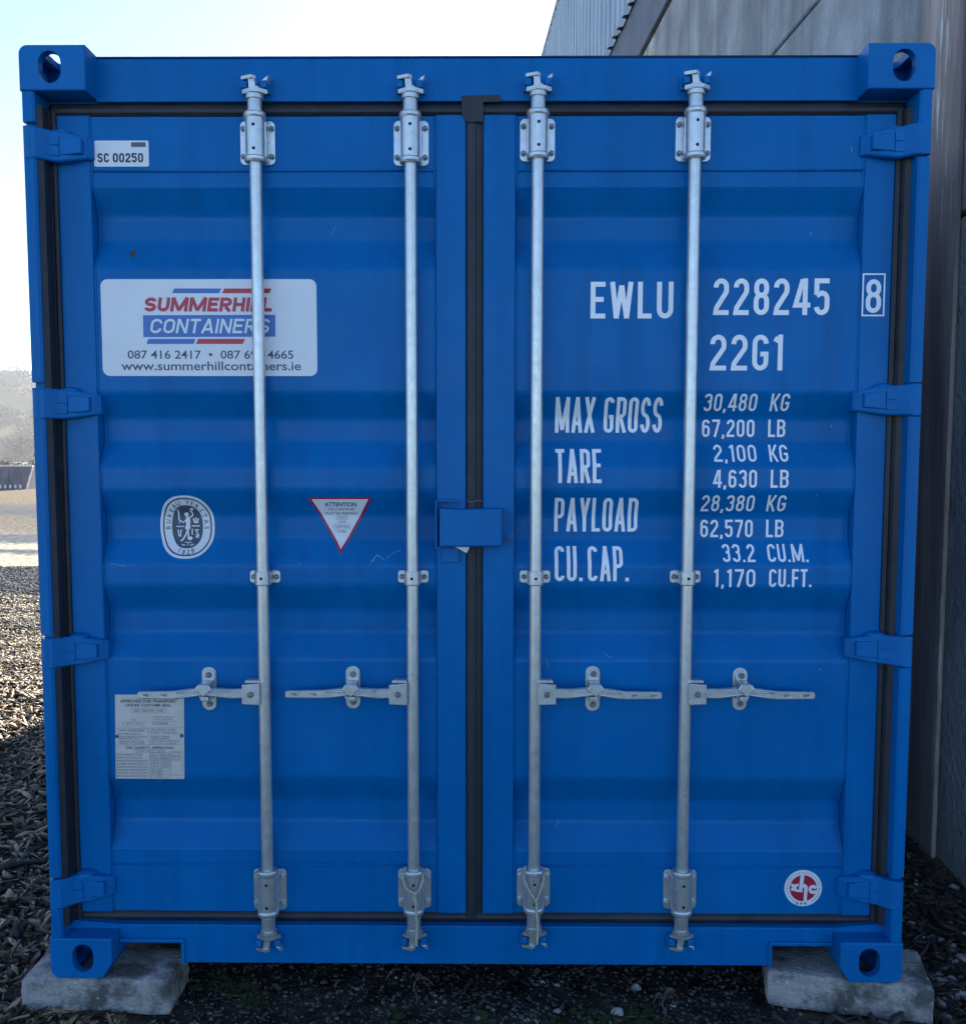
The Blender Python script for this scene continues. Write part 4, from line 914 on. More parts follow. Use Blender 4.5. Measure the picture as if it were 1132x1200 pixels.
sline(B, 'CONTAINERS', 175.5, 373.5, 318, 390.5, M_vinyl, yS - 0.0012, t=0.17, gap=0.07, shear=0.20)
part(B, 'lettering', sign, normals=False); B = MB()
line(B, '087 416 2417  \u2022  087 694 4665', 150, 410.5, 344, 420.5, M_ink2, bold=0.012, ref=None)
line(B, 'www.summerhillcontainers.ie', 142.5, 423.5, 353, 434.0, M_ink2, bold=0.012); part(B, 'lettering', sign, normals=False)
# ---- number label
B = MB(); yl = OUT - 0.0025
xa, xb, za, zb2 = pbox(110.5, 164.5, 174.5, 195, yl); B.prism(rrect(xa, xb, za, zb2, 0.004), yl - 0.0015, yl - 0.0003, M_vinyl); num = part(B, 'number_label')
B = MB(); stencil(B, 'SC 00250', zx(115, 185)[0], zx(168.5, 185)[0], zx(140, 190.5)[1], zx(140, 179.5)[1], yl - 0.0020, M_ink, t=0.19, gap=0.08, space=0.22)
xa, xb, za, zb2 = pbox(154, 166.5, 171, 172, yl)
B.prism(rrect(xa, xb, za, zb2, 0.002), yl - 0.0022, yl - 0.0016, M_ink2); 
part(B, 'lettering', num, normals=False)
# ---- oval classification emblem
def sx_(cx, cz, rx, rz, n=64, e=2.35):
    q = []
    for k in range(n):
        a_ = 2 * PI * k / n; c_, s_ = math.cos(a_), math.sin(a_)
        q.append((cx + rx * math.copysign(abs(c_) ** (2 / e), c_), cz + rz * math.copysign(abs(s_) ** (2 / e), s_)))
    return q
ec = zx(215, 618); er = (zx(247.3, 618)[0] - zx(182.8, 618)[0]) / 2; ez = (zx(215, 581)[1] - zx(215, 655.5)[1]) / 2
B = MB(); B.flat(sx_(*ec, er, ez), -0.0002, M_vinyl); conform(B, 0.0012); emb = part(B, 'oval_emblem', None, None, False)
B = MB(); B.ribbon(sx_(*ec, er * 0.875, ez * 0.90), 0.0042, -0.0007, M_slate, True); B.flat(sx_(*ec, er * 0.57, ez * 0.685), -0.0007, M_slate)
def ring_text(B, s, rx, rz, a0, a1, hgt, m, y, flip=False, bold=0.012, sk=0.72):
    n = len(s)
    for i, ch_ in enumerate(s):
        if ch_ == ' ': continue
        a_ = R_(a0 + (a1 - a0) * i / (n - 1)); px_, pz_ = ec_[0] + rx * math.cos(a_), ec_[1] + rz * math.sin(a_)
        tx, tz = -rx * math.sin(a_), rz * math.cos(a_); ang = math.atan2(tz, tx) + (PI if not flip else 0)
        bm = text_bm(ch_, bold); xs = [v.co.x for v in bm.verts]; cx_ = (min(xs) + max(xs)) / 2
        for v in bm.verts:
            u, q = (v.co.x - cx_) * hgt * sk / 0.729, (v.co.y - 0.3645) * hgt / 0.729
            v.co = (px_ + u * math.cos(ang) - q * math.sin(ang), y, pz_ + u * math.sin(ang) + q * math.cos(ang))
        B.absorb(bm, m)
ec_ = ec; ring_text(B, 'BUREAU VERITAS', er * 0.715, ez * 0.80, 183, -3, 0.0135, M_slate, -0.0007, sk=0.95)
ring_text(B, '1828', er * 0.715, ez * 0.795, 250, 290, 0.0135, M_slate, -0.0007, flip=True, sk=1.0)
def E(u, v): return zx(170 + u * 90 / 1132, 570 + v * 95 / 1195)     # points read off the emblem
wy = -0.0012
def wr(B, pts, t): B.ribbon([E(*p) for p in pts], t, wy - 0.00003 * random.random() - 0.0001 * len(B.bm.verts) / 4000, M_vinyl)
B.flat([E(555 + 32 * math.cos(k * PI / 8), 425 + 34 * math.sin(k * PI / 8)) for k in range(16)], wy, M_vinyl)
B.flat([E(*p) for p in ((548, 465), (600, 460), (612, 520), (606, 580), (612, 625), (585, 665), (545, 655), (528, 620), (548, 570), (532, 520))], wy - 0.0001, M_vinyl)
wr(B, [(600, 470), (648, 435), (640, 390), (612, 370)], 0.0036); B.flat([E(642 + 28 * math.cos(k * PI / 6), 345 + 18 * math.sin(k * PI / 6)) for k in range(12)], wy - 0.0002, M_vinyl)
wr(B, [(545, 505), (500, 545), (430, 492)], 0.0030); wr(B, [(440, 490), (440, 430), (432, 350)], 0.0042); wr(B, [(448, 500), (448, 560)], 0.0022)
wr(B, [(575, 640), (545, 720), (500, 800), (472, 822)], 0.0046); wr(B, [(570, 650), (580, 720), (585, 800)], 0.0046)
wr(B, [(400, 604), (515, 604)], 0.0030); wr(B, [(630, 596), (750, 596)], 0.0034)
wr(B, [(425, 650), (440, 745), (465, 745), (465, 665), (490, 660)], 0.0034); wr(B, [(638, 640), (638, 725)], 0.0034)
wr(B, [(735, 655), (690, 655), (735, 735), (690, 770)], 0.0036); wr(B, [(690, 720), (740, 775)], 0.0030)
wr(B, [(655, 480), (670, 540), (715, 545), (725, 480)], 0.0042); wr(B, [(690, 470), (692, 540)], 0.0030)
B.flat([E(615 + 28 * math.cos(k * PI / 8), 780 + 28 * math.sin(k * PI / 8)) for k in range(16)], wy - 0.0003, M_vinyl)
wr(B, [(535, 838), (640, 838)], 0.0022); wr(B, [(585, 838), (585, 885)], 0.0022); wr(B, [(495, 870), (545, 880)], 0.0030); wr(B, [(620, 880), (675, 866)], 0.0030)
conform(B, 0.0012); part(B, 'emblem_print', emb, normals=False)
# ---- warning triangle
B = MB(); tri = [zx(360, 583), zx(435.5, 583), zx(398, 650)]; B.flat(tri, -0.0002, M_dkred); conform(B, 0.0012); trig = part(B, 'warning_triangle', None, None, False)
B = MB(); B.flat([zx(364, 585.2), zx(431, 585.2), zx(398, 644.5)], -0.0007, M_vinyl)
for s, x0, y0, x1, y1 in (('ATTENTION', 379, 589, 416.5, 594), ('THIS CONTAINER', 382, 596, 414, 598.6), ('MUST BE REPAIRED', 379, 601, 417.5, 603.8), ('ONLY', 394, 606, 403.5, 608.8), ('WITH', 394.5, 611.3, 403.5, 613.8), ('CORTEN', 390.5, 616.5, 406.5, 619.6), ('STEEL', 393, 622.5, 404, 625.3)):
    line(B, s, x0, y0, x1, y1, M_ink, y=-0.0011, bold=0.02 if s == 'ATTENTION' else 0.0, ref=None)
for x0, y0, x1, y1 in ((392, 604.6, 405, 610), (389, 615, 408, 621)):
    a_ = zx(x0, y1); c_ = zx(x1, y0); B.ribbon([(a_[0], a_[1]), (c_[0], a_[1]), (c_[0], c_[1]), (a_[0], c_[1])], 0.0008, -0.0011, M_ink2, True)
conform(B, 0.0012); part(B, 'lettering', trig, normals=False)
# ---- approval plate
yq = OUT - 0.0012
B = MB(); p = [zx(135, 814), zx(216, 814), zx(216.5, 913), zx(136, 912.5)]; B.prism(p[::-1], yq - 0.0012, yq, M_plate, bev=0.0004, seg=1); cp = part(B, 'approval_plate')
B = MB(); yt = yq - 0.0016
def Q(u, v): return 110 + u * 130 / 1132, 800 + v * 130 / 1132
def tl(s, u0, v0, u1, v1, bold=0.0, m=M_ink2): 
    a_ = Q(u0, v0); c_ = Q(u1, v1); line(B, s, a_[0], a_[1], c_[0], c_[1], m, y=yt, bold=bold)
tl('APPROVED FOR TRANSPORT', 272, 172, 848, 204, 0.02, M_ink); tl('UNDER CUSTOMS SEAL', 325, 216, 792, 244, 0.02, M_ink); tl('GB/C 20814 BV 11007', 405, 272, 715, 298)
tl('TYPE', 378, 372, 440, 388); tl("MANUFACTURER'S NO.", 610, 344, 830, 358); tl('OF THE CONTAINER', 610, 370, 806, 384); tl('JHCP-20DV', 335, 408, 500, 428); tl('EWLU2282458', 615, 404, 760, 426)
for v, s in ((478, 'VALIDITY OF TREATMENT'), (514, 'IM TIMBER USED A.C.'), (542, 'FLOOR COMPONENT TREATED'), (562, 'ALL EXPOSED TIMBER 17 MM PLY'), (590, 'LAMINATED BASE'), (612, 'TREATED TO STANDARD')): tl(s, 255, v, 470 + (v * 37 % 90), v + 17)
for v, s in ((470, 'TIMBER COMPONENT TREATMENT'), (497, 'BY INSECT PREVENTION'), (540, 'MANUFACTURED BY'), (562, 'CONTAINER CORPORATION'), (586, 'INTERNATIONAL CORPORATION'), (610, 'OF P.R. CHINA')): tl(s, 580, v, 760 + (v * 53 % 130), v + 17)
tl('CSC SAFETY APPROVAL', 325, 650, 822, 676, 0.02, M_ink); tl('GB-BV 20911 / 2014', 440, 688, 720, 706)
for k, s in enumerate(('DATE MANUFACTURED', 'IDENTIFICATION NO.', 'MAXIMUM OPERATING GROSS MASS', 'ALLOWABLE STACKING LOAD FOR 1.8G', 'TRANSVERSE RACKING TEST FORCE', 'MAXIMUM GROSS WEIGHT', 'END WALL STRENGTH 0.4 P', 'SIDE WALL STRENGTH 0.6 P')):
    v = 724 + k * 31.3; tl(s, 234, v, 505 if k in (0, 1) else 552, v + 19)
for k, s in enumerate(('03 / 2014', 'EWLU 228245', '30,480 KG  67,200 LB', '192,000 KG  423,280 LB', '15,240 KG  33,600 LB', '150 KN', '28,380', '2,100')):
    v = 722 + k * 31.3; tl(s, 580, v, 768 if k < 5 else 700, v + 21)
for v, s in ((706, 'FIRST EXAM'), (734, 'DATE DUE'), (752, 'EVERY 30'), (780, 'MONTHS')): tl(s, 795, v, 885, v + 16)
def ln(*uv):
    for i in range(len(uv) - 1): pass
    B.ribbon([zx(*Q(*q)) for q in uv], 0.0007, yt + 0.0001, M_ink2, False)
def bx(u0, v0, u1, v1): B.ribbon([zx(*Q(*q)) for q in ((u0, v0), (u1, v0), (u1, v1), (u0, v1))], 0.0007, yt + 0.0002, M_ink2, True)
ln((232, 464), (912, 458)); ln((225, 636), (915, 630)); ln((563, 462), (566, 632)); ln((568, 524), (905, 522)); bx(385, 262, 735, 308); bx(300, 400, 518, 436); bx(605, 394, 842, 432); bx(420, 682, 728, 712); bx(570, 716, 780, 968); bx(790, 700, 905, 945); bx(375, 472, 553, 500)
for k in range(1, 8): ln((570, 716 + k * 31.4), (780, 716 + k * 31.4))
part(B, 'plate_print', cp, normals=False)
B = MB()
for u, v in ((238, 547), (900, 541)):
    B = MB(); x, z = zx(*Q(u, v)); B.cyl((x, yq, z), (x, yq - 0.006, z), 0.0058, 0.0045, M_blue2, 12); part(B, 'rivet', cp)
# ---- round maker's badge
yb = OUT - 0.0025; bc = at(941, 1041, yb); br = (at(963, 1041, yb)[0] - at(919, 1041, yb)[0]) / 2
circ = lambda r, n=64: [(bc[0] + r * math.cos(2 * PI * k / n), bc[1] + r * math.sin(2 * PI * k / n)) for k in range(n)]
B = MB(); B.prism(circ(br), yb - 0.0012, yb - 0.0004, M_vinyl); bdg = part(B, 'round_badge')
B = MB(); B.flat(circ(br * 0.72), yb - 0.0016, M_dkred)
def G(u, v): return at(910 + u * 60 / 1132, 1010 + v * 60 / 1132, yb)
s_ = br / 410.0
k_ = 0
def gw(pts, t, cl=False):
    global k_; k_ += 1; B.ribbon([G(*p) for p in pts], t * s_, yb - 0.0020 - 0.0001 * k_, M_vinyl, cl)
def garc(cx, cy, r, a0, a1): return [(cx + r * math.cos(R_(a0 + (a1 - a0) * i / 20)), cy - r * math.sin(R_(a0 + (a1 - a0) * i / 20))) for i in range(21)]
gw([(570, 280), (520, 670)], 82); gw([(548, 560), (570, 530), (610, 525), (645, 560), (640, 640), (625, 880)], 74)
gw(garc(800, 610, 66, 20, 340), 72)
gw(garc(463, 575, 62, 75, 285), 62); gw(garc(300, 560, 60, 80, -80), 55); gw([(355, 520), (420, 530)], 60); gw([(340, 610), (420, 620)], 55)
for i in range(34):
    if 14 < i < 20: continue
    a_ = -PI / 2 + 2 * PI * (i + 0.5 - 17) / 34; r_ = br * 0.86; tx = (-math.sin(a_), math.cos(a_)); c_ = (bc[0] + r_ * math.cos(a_), bc[1] + r_ * math.sin(a_))
    B.ribbon([(c_[0] - math.cos(a_) * 0.0018, c_[1] - math.sin(a_) * 0.0018), (c_[0] + math.cos(a_) * 0.0018, c_[1] + math.sin(a_) * 0.0018)], 0.0022, yb - 0.0016, M_ink2)
for du in (455, 540, 630):
    x, z = G(du, 925); B.box(x - 0.0028, x + 0.0028, yb - 0.0018, yb - 0.0014, z - 0.0028, z + 0.0028, M_ink2)
part(B, 'badge_print', bdg, normals=False)
# ---- scratches through the paint, as seen on the door fronts
M_scr = mat('scraped_paint', (0.34, 0.52, 0.70), rough=0.6, var=0.3, vscale=80)
B = MB()
for pts, t in (([(363, 632), (357, 645), (351, 661)], 0.0016), ([(436, 659), (441, 651), (446, 654), (450, 656)], 0.0018), ([(434, 660), (437, 655), (443, 650)], 0.0014), ([(452, 655), (462, 648), (470, 645)], 0.0012), ([(386, 272), (389, 264), (392, 260)], 0.0012),
               ([(816, 1026), (830, 1023), (838, 1018)], 0.0012), ([(820, 1020), (826, 1016), (834, 1014)], 0.001), ([(130, 661), (150, 663), (172, 661)], 0.0012), ([(708, 766), (714, 770), (718, 770)], 0.0012), ([(640, 772), (643, 784)], 0.0012),
               ([(955, 268), (956, 272)], 0.002), ([(997, 172), (998, 178)], 0.0022), ([(655, 964), (654, 974)], 0.0012), ([(980, 497), (980, 500)], 0.003), ([(957, 580), (957.6, 581)], 0.003), ([(961, 784), (962, 785)], 0.003)):
    B = MB(); n_ = len(pts); q = []
    for a_, c_ in zip(pts, pts[1:]):
        for k in range(4): q.append((a_[0] + (c_[0] - a_[0]) * k / 4 + random.uniform(-0.5, 0.5), a_[1] + (c_[1] - a_[1]) * k / 4 + random.uniform(-0.4, 0.4)))
    q.append(pts[-1]); B.ribbon([zx(*p) for p in q], t * 0.55, 0.0, M_scr); conform(B, 0.0009); part(B, 'scratch', None, None, False)
B = MB(); x, z = zx(152, 295)
B.flat([(x + 0.010 * (0.7 + 0.5 * random.random()) * math.cos(k * PI / 8) - 0.3 * 0.01 * math.sin(k * PI / 8), z + 0.013 * (0.6 + 0.5 * random.random()) * math.sin(k * PI / 8)) for k in range(16)], 0.0, mat('rust_spot', (0.05, 0.06, 0.06), rough=0.9))
conform(B, 0.0009); part(B, 'rust_stain', None, None, False)

# ------------------------------------------------------------------ twine tied round the two middle lower brackets
def twine(i, name, label, sag):
    rod, xr_, zl0, zl1 = bars[i]
    o = empty(name, (xr_, YR - 0.03, zl1)); tag(o, label, 'twine', 'twine loops on the lower brackets')
    b = MB(); yv = YR - 0.036
    def twist(pts, r=0.0021):
        pts = [Vector(p) for p in pts]; dense = []
        for a_, c_ in zip(pts, pts[1:]):
            n = max(3, int((c_ - a_).length / 0.0022)); dense += [a_ + (c_ - a_) * k / n for k in range(n)]
        dense.append(pts[-1])
        for ph in (0, PI):
            q = [p + Vector((0.0019 * math.cos(k * 0.62 + ph), 0.0019 * math.sin(k * 0.62 + ph), 0)) for k, p in enumerate(dense)]
            b.tube([(v.x - o.location.x, v.y - o.location.y, v.z - o.location.z) for v in q], r, M_twine, 6)
    zk = zl1 - 0.062 + sag
    twist([(xr_ - 0.024, YR + 0.004, zl1 + 0.016), (xr_ - 0.030, yv + 0.010, zl1 - 0.006), (xr_ - 0.020, yv, zl1 - 0.030), (xr_ + 0.004, yv - 0.004, zk)])
    twist([(xr_ + 0.024, YR + 0.006, zl1 + 0.012), (xr_ + 0.028, yv + 0.010, zl1 - 0.010), (xr_ + 0.020, yv, zl1 - 0.034), (xr_ + 0.006, yv - 0.004, zk)])
    twist([(xr_ + 0.005, yv - 0.004, zk), (xr_ + 0.008, yv - 0.002, zk - 0.03), (xr_ + 0.010, yv + 0.004, zk - 0.065), (xr_ + 0.011, yv + 0.006, zk - 0.10), (xr_ + 0.009, yv + 0.006, zl0 - 0.085)], 0.0026)
    b.build('cord', o)
twine(1, 'twine', 'frayed twine loop tied round the second locking bar, left of the centre joint', 0.02)
twine(2, 'twine', 'frayed twine loop tied round the third locking bar, right of the centre joint', -0.004)

# ------------------------------------------------------------------ concrete blocks under the front corners
def block(x0, y0, ang, L, W, label, sd):
    o = empty('concrete_block', (x0, y0, 0)); o.rotation_euler = (0, 0, ang)
    bm = bmesh.new(); bmesh.ops.create_cube(bm, size=1)
    for v in bm.verts: v.co = (L / 2 + v.co.x * L, W / 2 + v.co.y * W, 0.046 + v.co.z * 0.107)
    bmesh.ops.bevel(bm, geom=bm.edges[:], offset=0.008, segments=2, affect='EDGES', profile=0.5)
    bmesh.ops.subdivide_edges(bm, edges=[e for e in bm.edges if e.calc_length() > 0.04], cuts=7, use_grid_fill=True)
    r = np.random.default_rng(sd)
    for v in bm.verts:
        f = (vnoise(v.co.x + v.co.y * 0.7 + sd, v.co.z + v.co.y, 0.05, sd) - 0.5) * 0.010 + (vnoise(v.co.x + sd, v.co.z + v.co.y * 1.3, 0.018, sd + 1) - 0.5) * 0.006
        if v.co.z < 0.095: v.co.y += float(f); v.co.x += float(f) * 0.7
        else: v.co.z -= abs(float(f)) * 0.3
    b = MB(); b.absorb(bm, M_block, None, True); q = b.build('block', None); q.name = 'tmp'
    bpy.data.objects.remove(o)
    q.name = 'concrete_block'; q.location = (x0, y0, 0); q.rotation_euler = (0, 0, ang); tag(q, label, 'concrete block', 'concrete blocks under the container corners')
    return q
xb0, _ = at(25, 1153, -0.005); xb1, _ = at(212, 1153, -0.005)
block(xb0, -0.006, R_(0.0), xb1 - xb0 - 0.035, 0.190, 'grey concrete block under the corner casting on the wood chip side', 4)
xb0, _ = at(899, 1137, 0.06)
block(xb0, 0.062, R_(-12.5), 0.455, 0.235, 'skewed grey concrete block under the corner casting on the shed side', 6)

# ------------------------------------------------------------------ wood chips, bark, stones
def chips(name, n, reg, lmin, lmax, label, sd, m, dens=None, tilt=0.5, wid=(0.16, 0.34), kind='stuff'):
    r = np.random.default_rng(sd); X = []; Y = []
    x = r.uniform(reg[0], reg[1], n * 3); y = r.uniform(reg[2], reg[3], n * 3)
    k = dens(x, y, r) if dens else np.ones(len(x), bool); x = x[k][:n]; y = y[k][:n]; n = len(x)
    L = lmin + (lmax - lmin) * r.random(n) ** 2.4; W = L * r.uniform(wid[0], wid[1], n); Tt = W * r.uniform(0.12, 0.35, n)
    a_ = r.uniform(0, 2 * PI, n); pt = r.normal(0, tilt, n) * 0.55; rl = r.normal(0, tilt, n)
    z = ground_h(x, y) + 0.3 * np.abs(np.sin(pt)) * L + r.uniform(0, 0.016, n)
    # eight points, ends narrowed and the blade a little curled
    U = np.array([-0.5, -0.5, -0.15, -0.15, 0.2, 0.2, 0.5, 0.5]); S = np.array([-1, 1] * 4); 
    tw = np.array([0.35, 0.35, 1, 1, 0.9, 0.9, 0.25, 0.25])
    u = U[None] * L[:, None]; v = S[None] * tw[None] * (W / 2)[:, None] * r.uniform(0.6, 1.2, (n, 8)); q = (0.25 - U[None] ** 2) * (r.normal(0, 0.25, n) * L)[:, None] + r.normal(0, 0.05, (n, 8)) * W[:, None]
    top = np.stack([u, v, q + Tt[:, None]], 2); bot = np.stack([u, v, q], 2)
    P = np.concatenate([top, bot], 1)
    # roll about length, pitch, yaw
    cr, sr = np.cos(rl)[:, None], np.sin(rl)[:, None]; cp_, sp = np.cos(pt)[:, None], np.sin(pt)[:, None]; cy, sy = np.cos(a_)[:, None], np.sin(a_)[:, None]
    px, py, pz = P[..., 0], P[..., 1], P[..., 2]
    py, pz = py * cr - pz * sr, py * sr + pz * cr
    px, pz = px * cp_ - pz * sp, px * sp + pz * cp_
    px, py = px * cy - py * sy, px * sy + py * cy
    V = np.stack([px + x[:, None], py + y[:, None], pz + z[:, None]], 2).reshape(-1, 3)
    f = []
    for i in range(0, 6, 2):
        f += [(i, i + 2, i + 3, i + 1), (i + 8, i + 9, i + 11, i + 10), (i, i + 8, i + 10, i + 2), (i + 1, i + 3, i + 11, i + 9)]
    f += [(0, 1, 9, 8), (6, 14, 15, 7)]
    F = (np.array(f)[None] + 16 * np.arange(n)[:, None, None]).reshape(-1, 4)
    me = bpy.data.meshes.new(name); np_mesh(me, V, F); me.materials.append(m)
    o = bpy.data.objects.new(name, me); C.objects.link(o); tag(o, label, None, kind=kind); o['category'] = 'ground cover'
    return o
def dens_left(x, y, r):
    lim = -0.42 * (y + 2.66); vis = x > -0.56 * (y + 2.66) - 0.35
    return vis & (x < -1.235) & (x < lim + 0.75) | ((y < 0.0) & (x < -1.0) & vis & (y > -0.25))
chips('wood_chips', 42000, (-4.6, -0.9, -0.3, 4.2), 0.010, 0.092, 'layer of shredded wood chips along the open side of the container', 21, M_chips, dens_left)
chips('wood_chips', 60000, (-6.2, -1.235, 4.0, 8.4), 0.014, 0.062, 'sunlit wood chips farther back along the container', 22, M_chips, dens_left, 0.28)
def dens_right(x, y, r):
    blk = (x > 0.9) & (x < 1.32) & (y > -0.03) & (y < 0.22)
    return ((x > 1.24) & (x < 1.72 - 0.06 * y) | ((x > 0.72) & (y < -0.02))) & ~blk & (x < 0.50 * (y + 2.66) + 0.35)
chips('bark_mulch', 7000, (0.7, 2.0, -0.3, 4.5), 0.02, 0.085, 'dark bark mulch in the gap between container and shed wall', 23, M_bark, dens_right)
chips('bark_litter', 700, (-0.9, 0.95, -0.35, 0.7), 0.008, 0.04, 'bits of bark on the dark soil under the door sill', 24, M_bark, None, 0.3)
def pebbles(name, n, reg, rmin, rmax, label, sd, m, dens=None, cat='gravel'):
    r = np.random.default_rng(sd); bm = bmesh.new(); bmesh.ops.create_icosphere(bm, subdivisions=1, radius=1); bm.verts.ensure_lookup_table()
    V0 = np.array([v.co[:] for v in bm.verts]); F0 = np.array([[v.index for v in f.verts] for f in bm.faces]); bm.free(); nv = len(V0)
    x = r.uniform(reg[0], reg[1], n * 3); y = r.uniform(reg[2], reg[3], n * 3); k = dens(x, y, r) if dens else np.ones(len(x), bool); x = x[k][:n]; y = y[k][:n]; n = len(x)
    R = rmin + (rmax - rmin) * r.random(n) ** 3; z = ground_h(x, y) + R * 0.15
    sc3 = np.stack([r.uniform(0.7, 1.4, n), r.uniform(0.6, 1.2, n), r.uniform(0.4, 0.8, n)], 1)
    P = V0[None] * (1 + r.normal(0, 0.13, (n, nv, 1))) * sc3[:, None] * R[:, None, None]
    a_ = r.uniform(0, 2 * PI, n)[:, None]; t_ = r.normal(0, 0.5, n)[:, None]
    px, py, pz = P[..., 0], P[..., 1], P[..., 2]; py, pz = py * np.cos(t_) - pz * np.sin(t_), py * np.sin(t_) + pz * np.cos(t_); px, py = px * np.cos(a_) - py * np.sin(a_), px * np.sin(a_) + py * np.cos(a_)
    V = np.stack([px + x[:, None], py + y[:, None], pz + z[:, None]], 2).reshape(-1, 3); F = (F0[None] + nv * np.arange(n)[:, None, None]).reshape(-1, 3)
    me = bpy.data.meshes.new(name); np_mesh(me, V, F); me.materials.append(m); o = bpy.data.objects.new(name, me); C.objects.link(o)
    tag(o, label, cat, kind='stuff'); return o
M_peb = mat('mixed_grit', (0.045, 0.05, 0.056), rough=0.9, spec=0.12, var=0.8, vscale=14)
M_grit = mat('soil_grit', (0.085, 0.082, 0.075), rough=0.85, var=0.85, vscale=30, c3=(0.40, 0.40, 0.38), c3scale=9, c3lo=0.60, c3hi=0.62)
pebbles('grit', 11000, (-0.95, 0.95, -0.42, 0.5), 0.0012, 0.0085, 'small grit and pebbles scattered on the dark soil under the sill', 31, M_grit)
pebbles('gravel', 60000, (-9.5, -2.5, 6.0, 11.2), 0.006, 0.026, 'grey gravel beyond the wood chips', 32, M_peb, lambda x, y, r: (x > -0.56 * (y + 2.66) - 0.3) & (x < -0.36 * (y + 2.66)))
pebbles('rubble', 260, (1.24, 1.75, 0.0, 3.2), 0.008, 0.03, 'small rubble among the bark beside the shed', 33, M_stone, lambda x, y, r: x < 1.72 - 0.06 * y)
# single stones that can be told apart from the litter
def stone(x, y, r_, label, sd, sq=(1.2, 0.9, 0.7)):
    bm = bmesh.new(); bmesh.ops.create_icosphere(bm, subdivisions=3, radius=1); rr = np.random.default_rng(sd)
    pl = [(Vector(rr.normal(size=3)).normalized(), rr.uniform(0.55, 0.85)) for _ in range(9)]
    for v in bm.verts:
        for n_, d_ in pl:
            k = v.co.dot(n_) - d_
            if k > 0: v.co -= n_ * k
        v.co = (v.co.x * sq[0] * r_, v.co.y * sq[1] * r_, v.co.z * sq[2] * r_)
    b = MB(); b.absorb(bm, M_stone); o = b.build('stone', None); o.location = (x, y, float(ground_h(np.array([x]), np.array([y]))[0]) + r_ * 0.35); o.rotation_euler = (rr.uniform(-0.3, 0.3), rr.uniform(-0.3, 0.3), rr.uniform(0, 6))
    tag(o, label, 'stone', 'stones in the bark'); return o
def gpt(px, py, zg=0.03):
    d = RM.T @ np.array([(px - 566) / 1133, (py - 625) / 1133, 1.0]); t = (zg - CAM[2]) / d[2]; p = CAM + t * d; return float(p[0]), float(p[1])
for k, (px, py, r_, lb, zg) in enumerate(((1103, 1137, 0.022, 'largest of the cluster of pale stones beside the skewed block', 0.03), (1114, 1135, 0.018, 'angular pale stone touching the largest one beside the skewed block', 0.03), (1101, 1129, 0.013, 'small pale stone on the far side of the cluster beside the skewed block', 0.03),
                                   (1123, 1149, 0.016, 'white edged stone at the frame edge beside the skewed block', 0.03), (1118, 1062, 0.024, 'pale stone high on the bark heap at the foot of the shed wall', 0.16), (1130, 1071, 0.022, 'pale flat stone at the very right on the bark heap', 0.16), (1106, 1055, 0.014, 'small pale stone left of the others on the bark heap', 0.16),
                                   (1069, 1054, 0.018, 'round grey stone lying on the bark close to the container corner', 0.12), (724, 1187, 0.020, 'pale stone on the dark soil in front of the third locking bar', 0.0), (653, 1182, 0.010, 'small pale pebble on the dark soil below the centre of the container', 0.0), (745, 1155, 0.017, 'dim grey stone on the soil just under the sill', 0.0))):
    x, y = gpt(px, py, zg); stone(x, y, r_, lb, 60 + k)
# sticks on the chips
def stick(pts, r_, label, m=M_stick, name='stick', cat='stick'):
    P = [gpt(*p, 0.03) for p in pts]; c = P[0]; zc = float(ground_h(np.array([c[0]]), np.array([c[1]]))[0])
    b = MB(); b.tube([(p[0] - c[0], p[1] - c[1], float(ground_h(np.array([p[0]]), np.array([p[1]]))[0]) - zc + r_ * 1.2 + 0.012 + 0.006 * math.sin(i * 2.1)) for i, p in enumerate(P)], [r_ * (0.7 + 0.3 * math.sin(i * 1.7 + 0.6)) for i in range(len(P))], m, 7)
    o = b.build(name, None); o.location = (c[0], c[1], zc); tag(o, label, cat); return o
stick([(-6, 955), (14, 953), (34, 953), (55, 950)], 0.014, 'long thin dark stick lying on the shaded wood chips')
stick([(-8, 1017), (12, 1014), (30, 1009), (50, 1008), (58, 1004)], 0.019, 'thick dark piece of bark lying on the wood chips near the container corner')
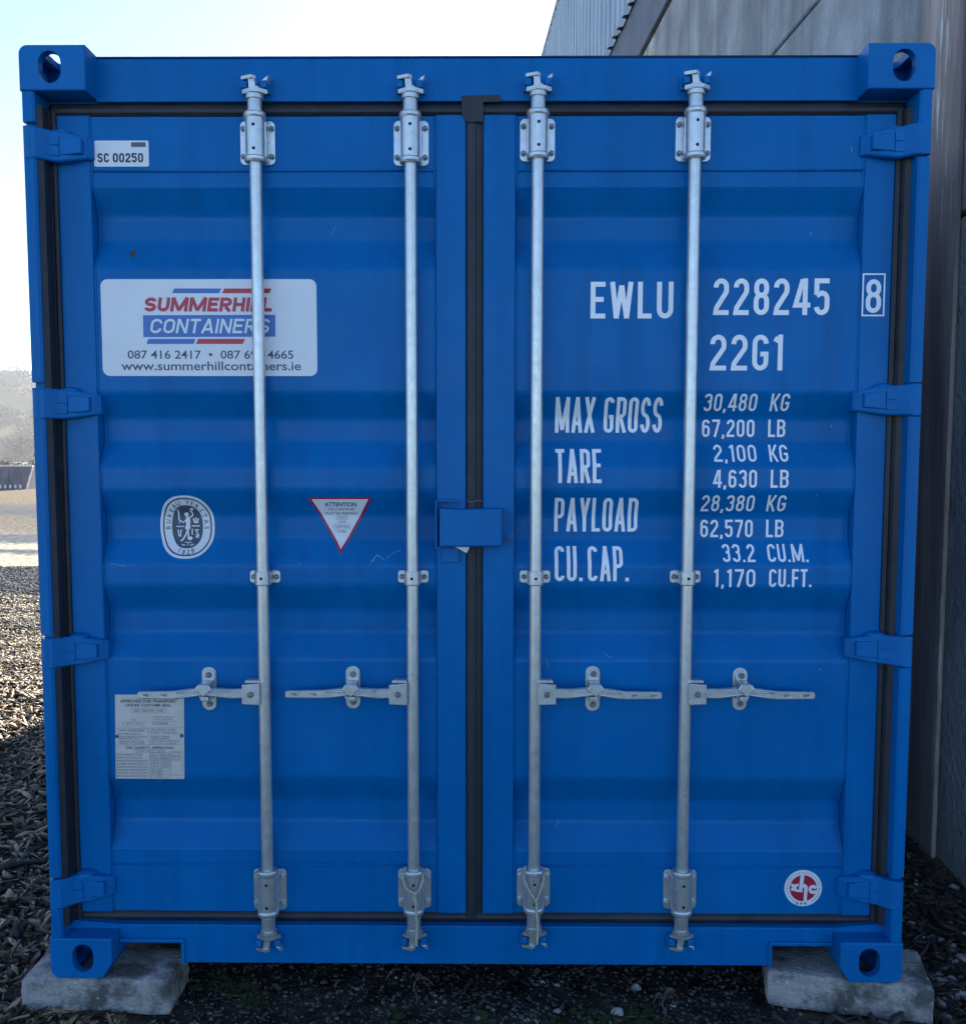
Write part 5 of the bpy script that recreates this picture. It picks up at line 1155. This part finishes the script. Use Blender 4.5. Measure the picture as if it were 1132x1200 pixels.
# plants: dry weed, thin stalk, moss
def weed(px, py, label, sd, h):
    x, y = gpt(px, py, 0.0); rr = random.Random(sd); o = empty('weed', (x, y, float(ground_h(np.array([x]), np.array([y]))[0]))); tag(o, label, 'weed')
    b = MB(); pts = [(0.006 * math.sin(k * 1.3), 0.0, h * k / 6) for k in range(7)]; b.tube(pts, [0.0028 - 0.0002 * k for k in range(7)], M_weed, 6); b.build('stem', o)
    b = MB()
    for k in range(6):
        a_ = rr.uniform(-1.4, 1.4); l = rr.uniform(0.03, 0.06); z0 = h * rr.uniform(0.72, 1.0); n = 6; V = []; F = []
        for i in range(n + 1):
            t_ = i / n; wd = 0.005 * math.sin(PI * min(1, t_ + 0.08)) + 0.0006; xx = math.sin(a_) * l * t_; zz = z0 + 0.02 * math.sin(t_ * PI) - 0.02 * t_
            V += [(xx, -wd + 0.01 * t_ * rr.random(), zz), (xx, wd + 0.008 * t_, zz + 0.002)]
        for i in range(n): F.append((2 * i, 2 * i + 2, 2 * i + 3, 2 * i + 1))
        b.add(V, F, M_weed)
    b.build('leaves', o, normals=False)
weed(778, 1190, 'small dried reddish weed growing under the sill near the skewed block', 3, 0.075)
weed(487, 1176, 'thin dry stalk standing on the soil below the second locking bar', 5, 0.085)
r = np.random.default_rng(77); cl = []
for px, py, k in ((258, 1150, 14), (282, 1158, 18), (295, 1175, 14), (700, 1192, 16), (745, 1186, 22), (760, 1196, 18), (640, 1196, 10), (560, 1192, 10), (470, 1195, 8)):
    x, y = gpt(px, py, 0.0)
    for _ in range(k):
        xx, yy = x + r.normal(0, 0.03), y + r.normal(0, 0.03); cl.append((xx, yy, float(ground_h(np.array([xx]), np.array([yy]))[0]) + 0.003, 0.013, 0.007))
V, F = leaf_cloud(cl, 9000, 0.0028, 78); me = bpy.data.meshes.new('moss'); np_mesh(me, V, F); me.materials.append(M_moss)
o = bpy.data.objects.new('moss', me); C.objects.link(o); tag(o, 'patches of green moss on the dark soil in front of the container', 'moss', kind='stuff')

# ------------------------------------------------------------------ hazy air
b = MB(); b.box(-950, 950, -70, 1450, -8, 60, M_hole); hzo = b.build('haze'); tag(hzo, 'thin bright haze in the low sun over the valley', 'haze', kind='stuff')
M_haze = bpy.data.materials.new('haze'); M_haze.use_nodes = True; n = M_haze.node_tree; n.nodes.clear()
o_ = n.nodes.new('ShaderNodeOutputMaterial'); pv = n.nodes.new('ShaderNodeVolumePrincipled'); n.links.new(pv.outputs[0], o_.inputs['Volume'])
pv.inputs['Color'].default_value = (0.9, 0.93, 0.96, 1); pv.inputs['Density'].default_value = 0.00036; pv.inputs['Anisotropy'].default_value = 0.3
hzo.data.materials.clear(); hzo.data.materials.append(M_haze)
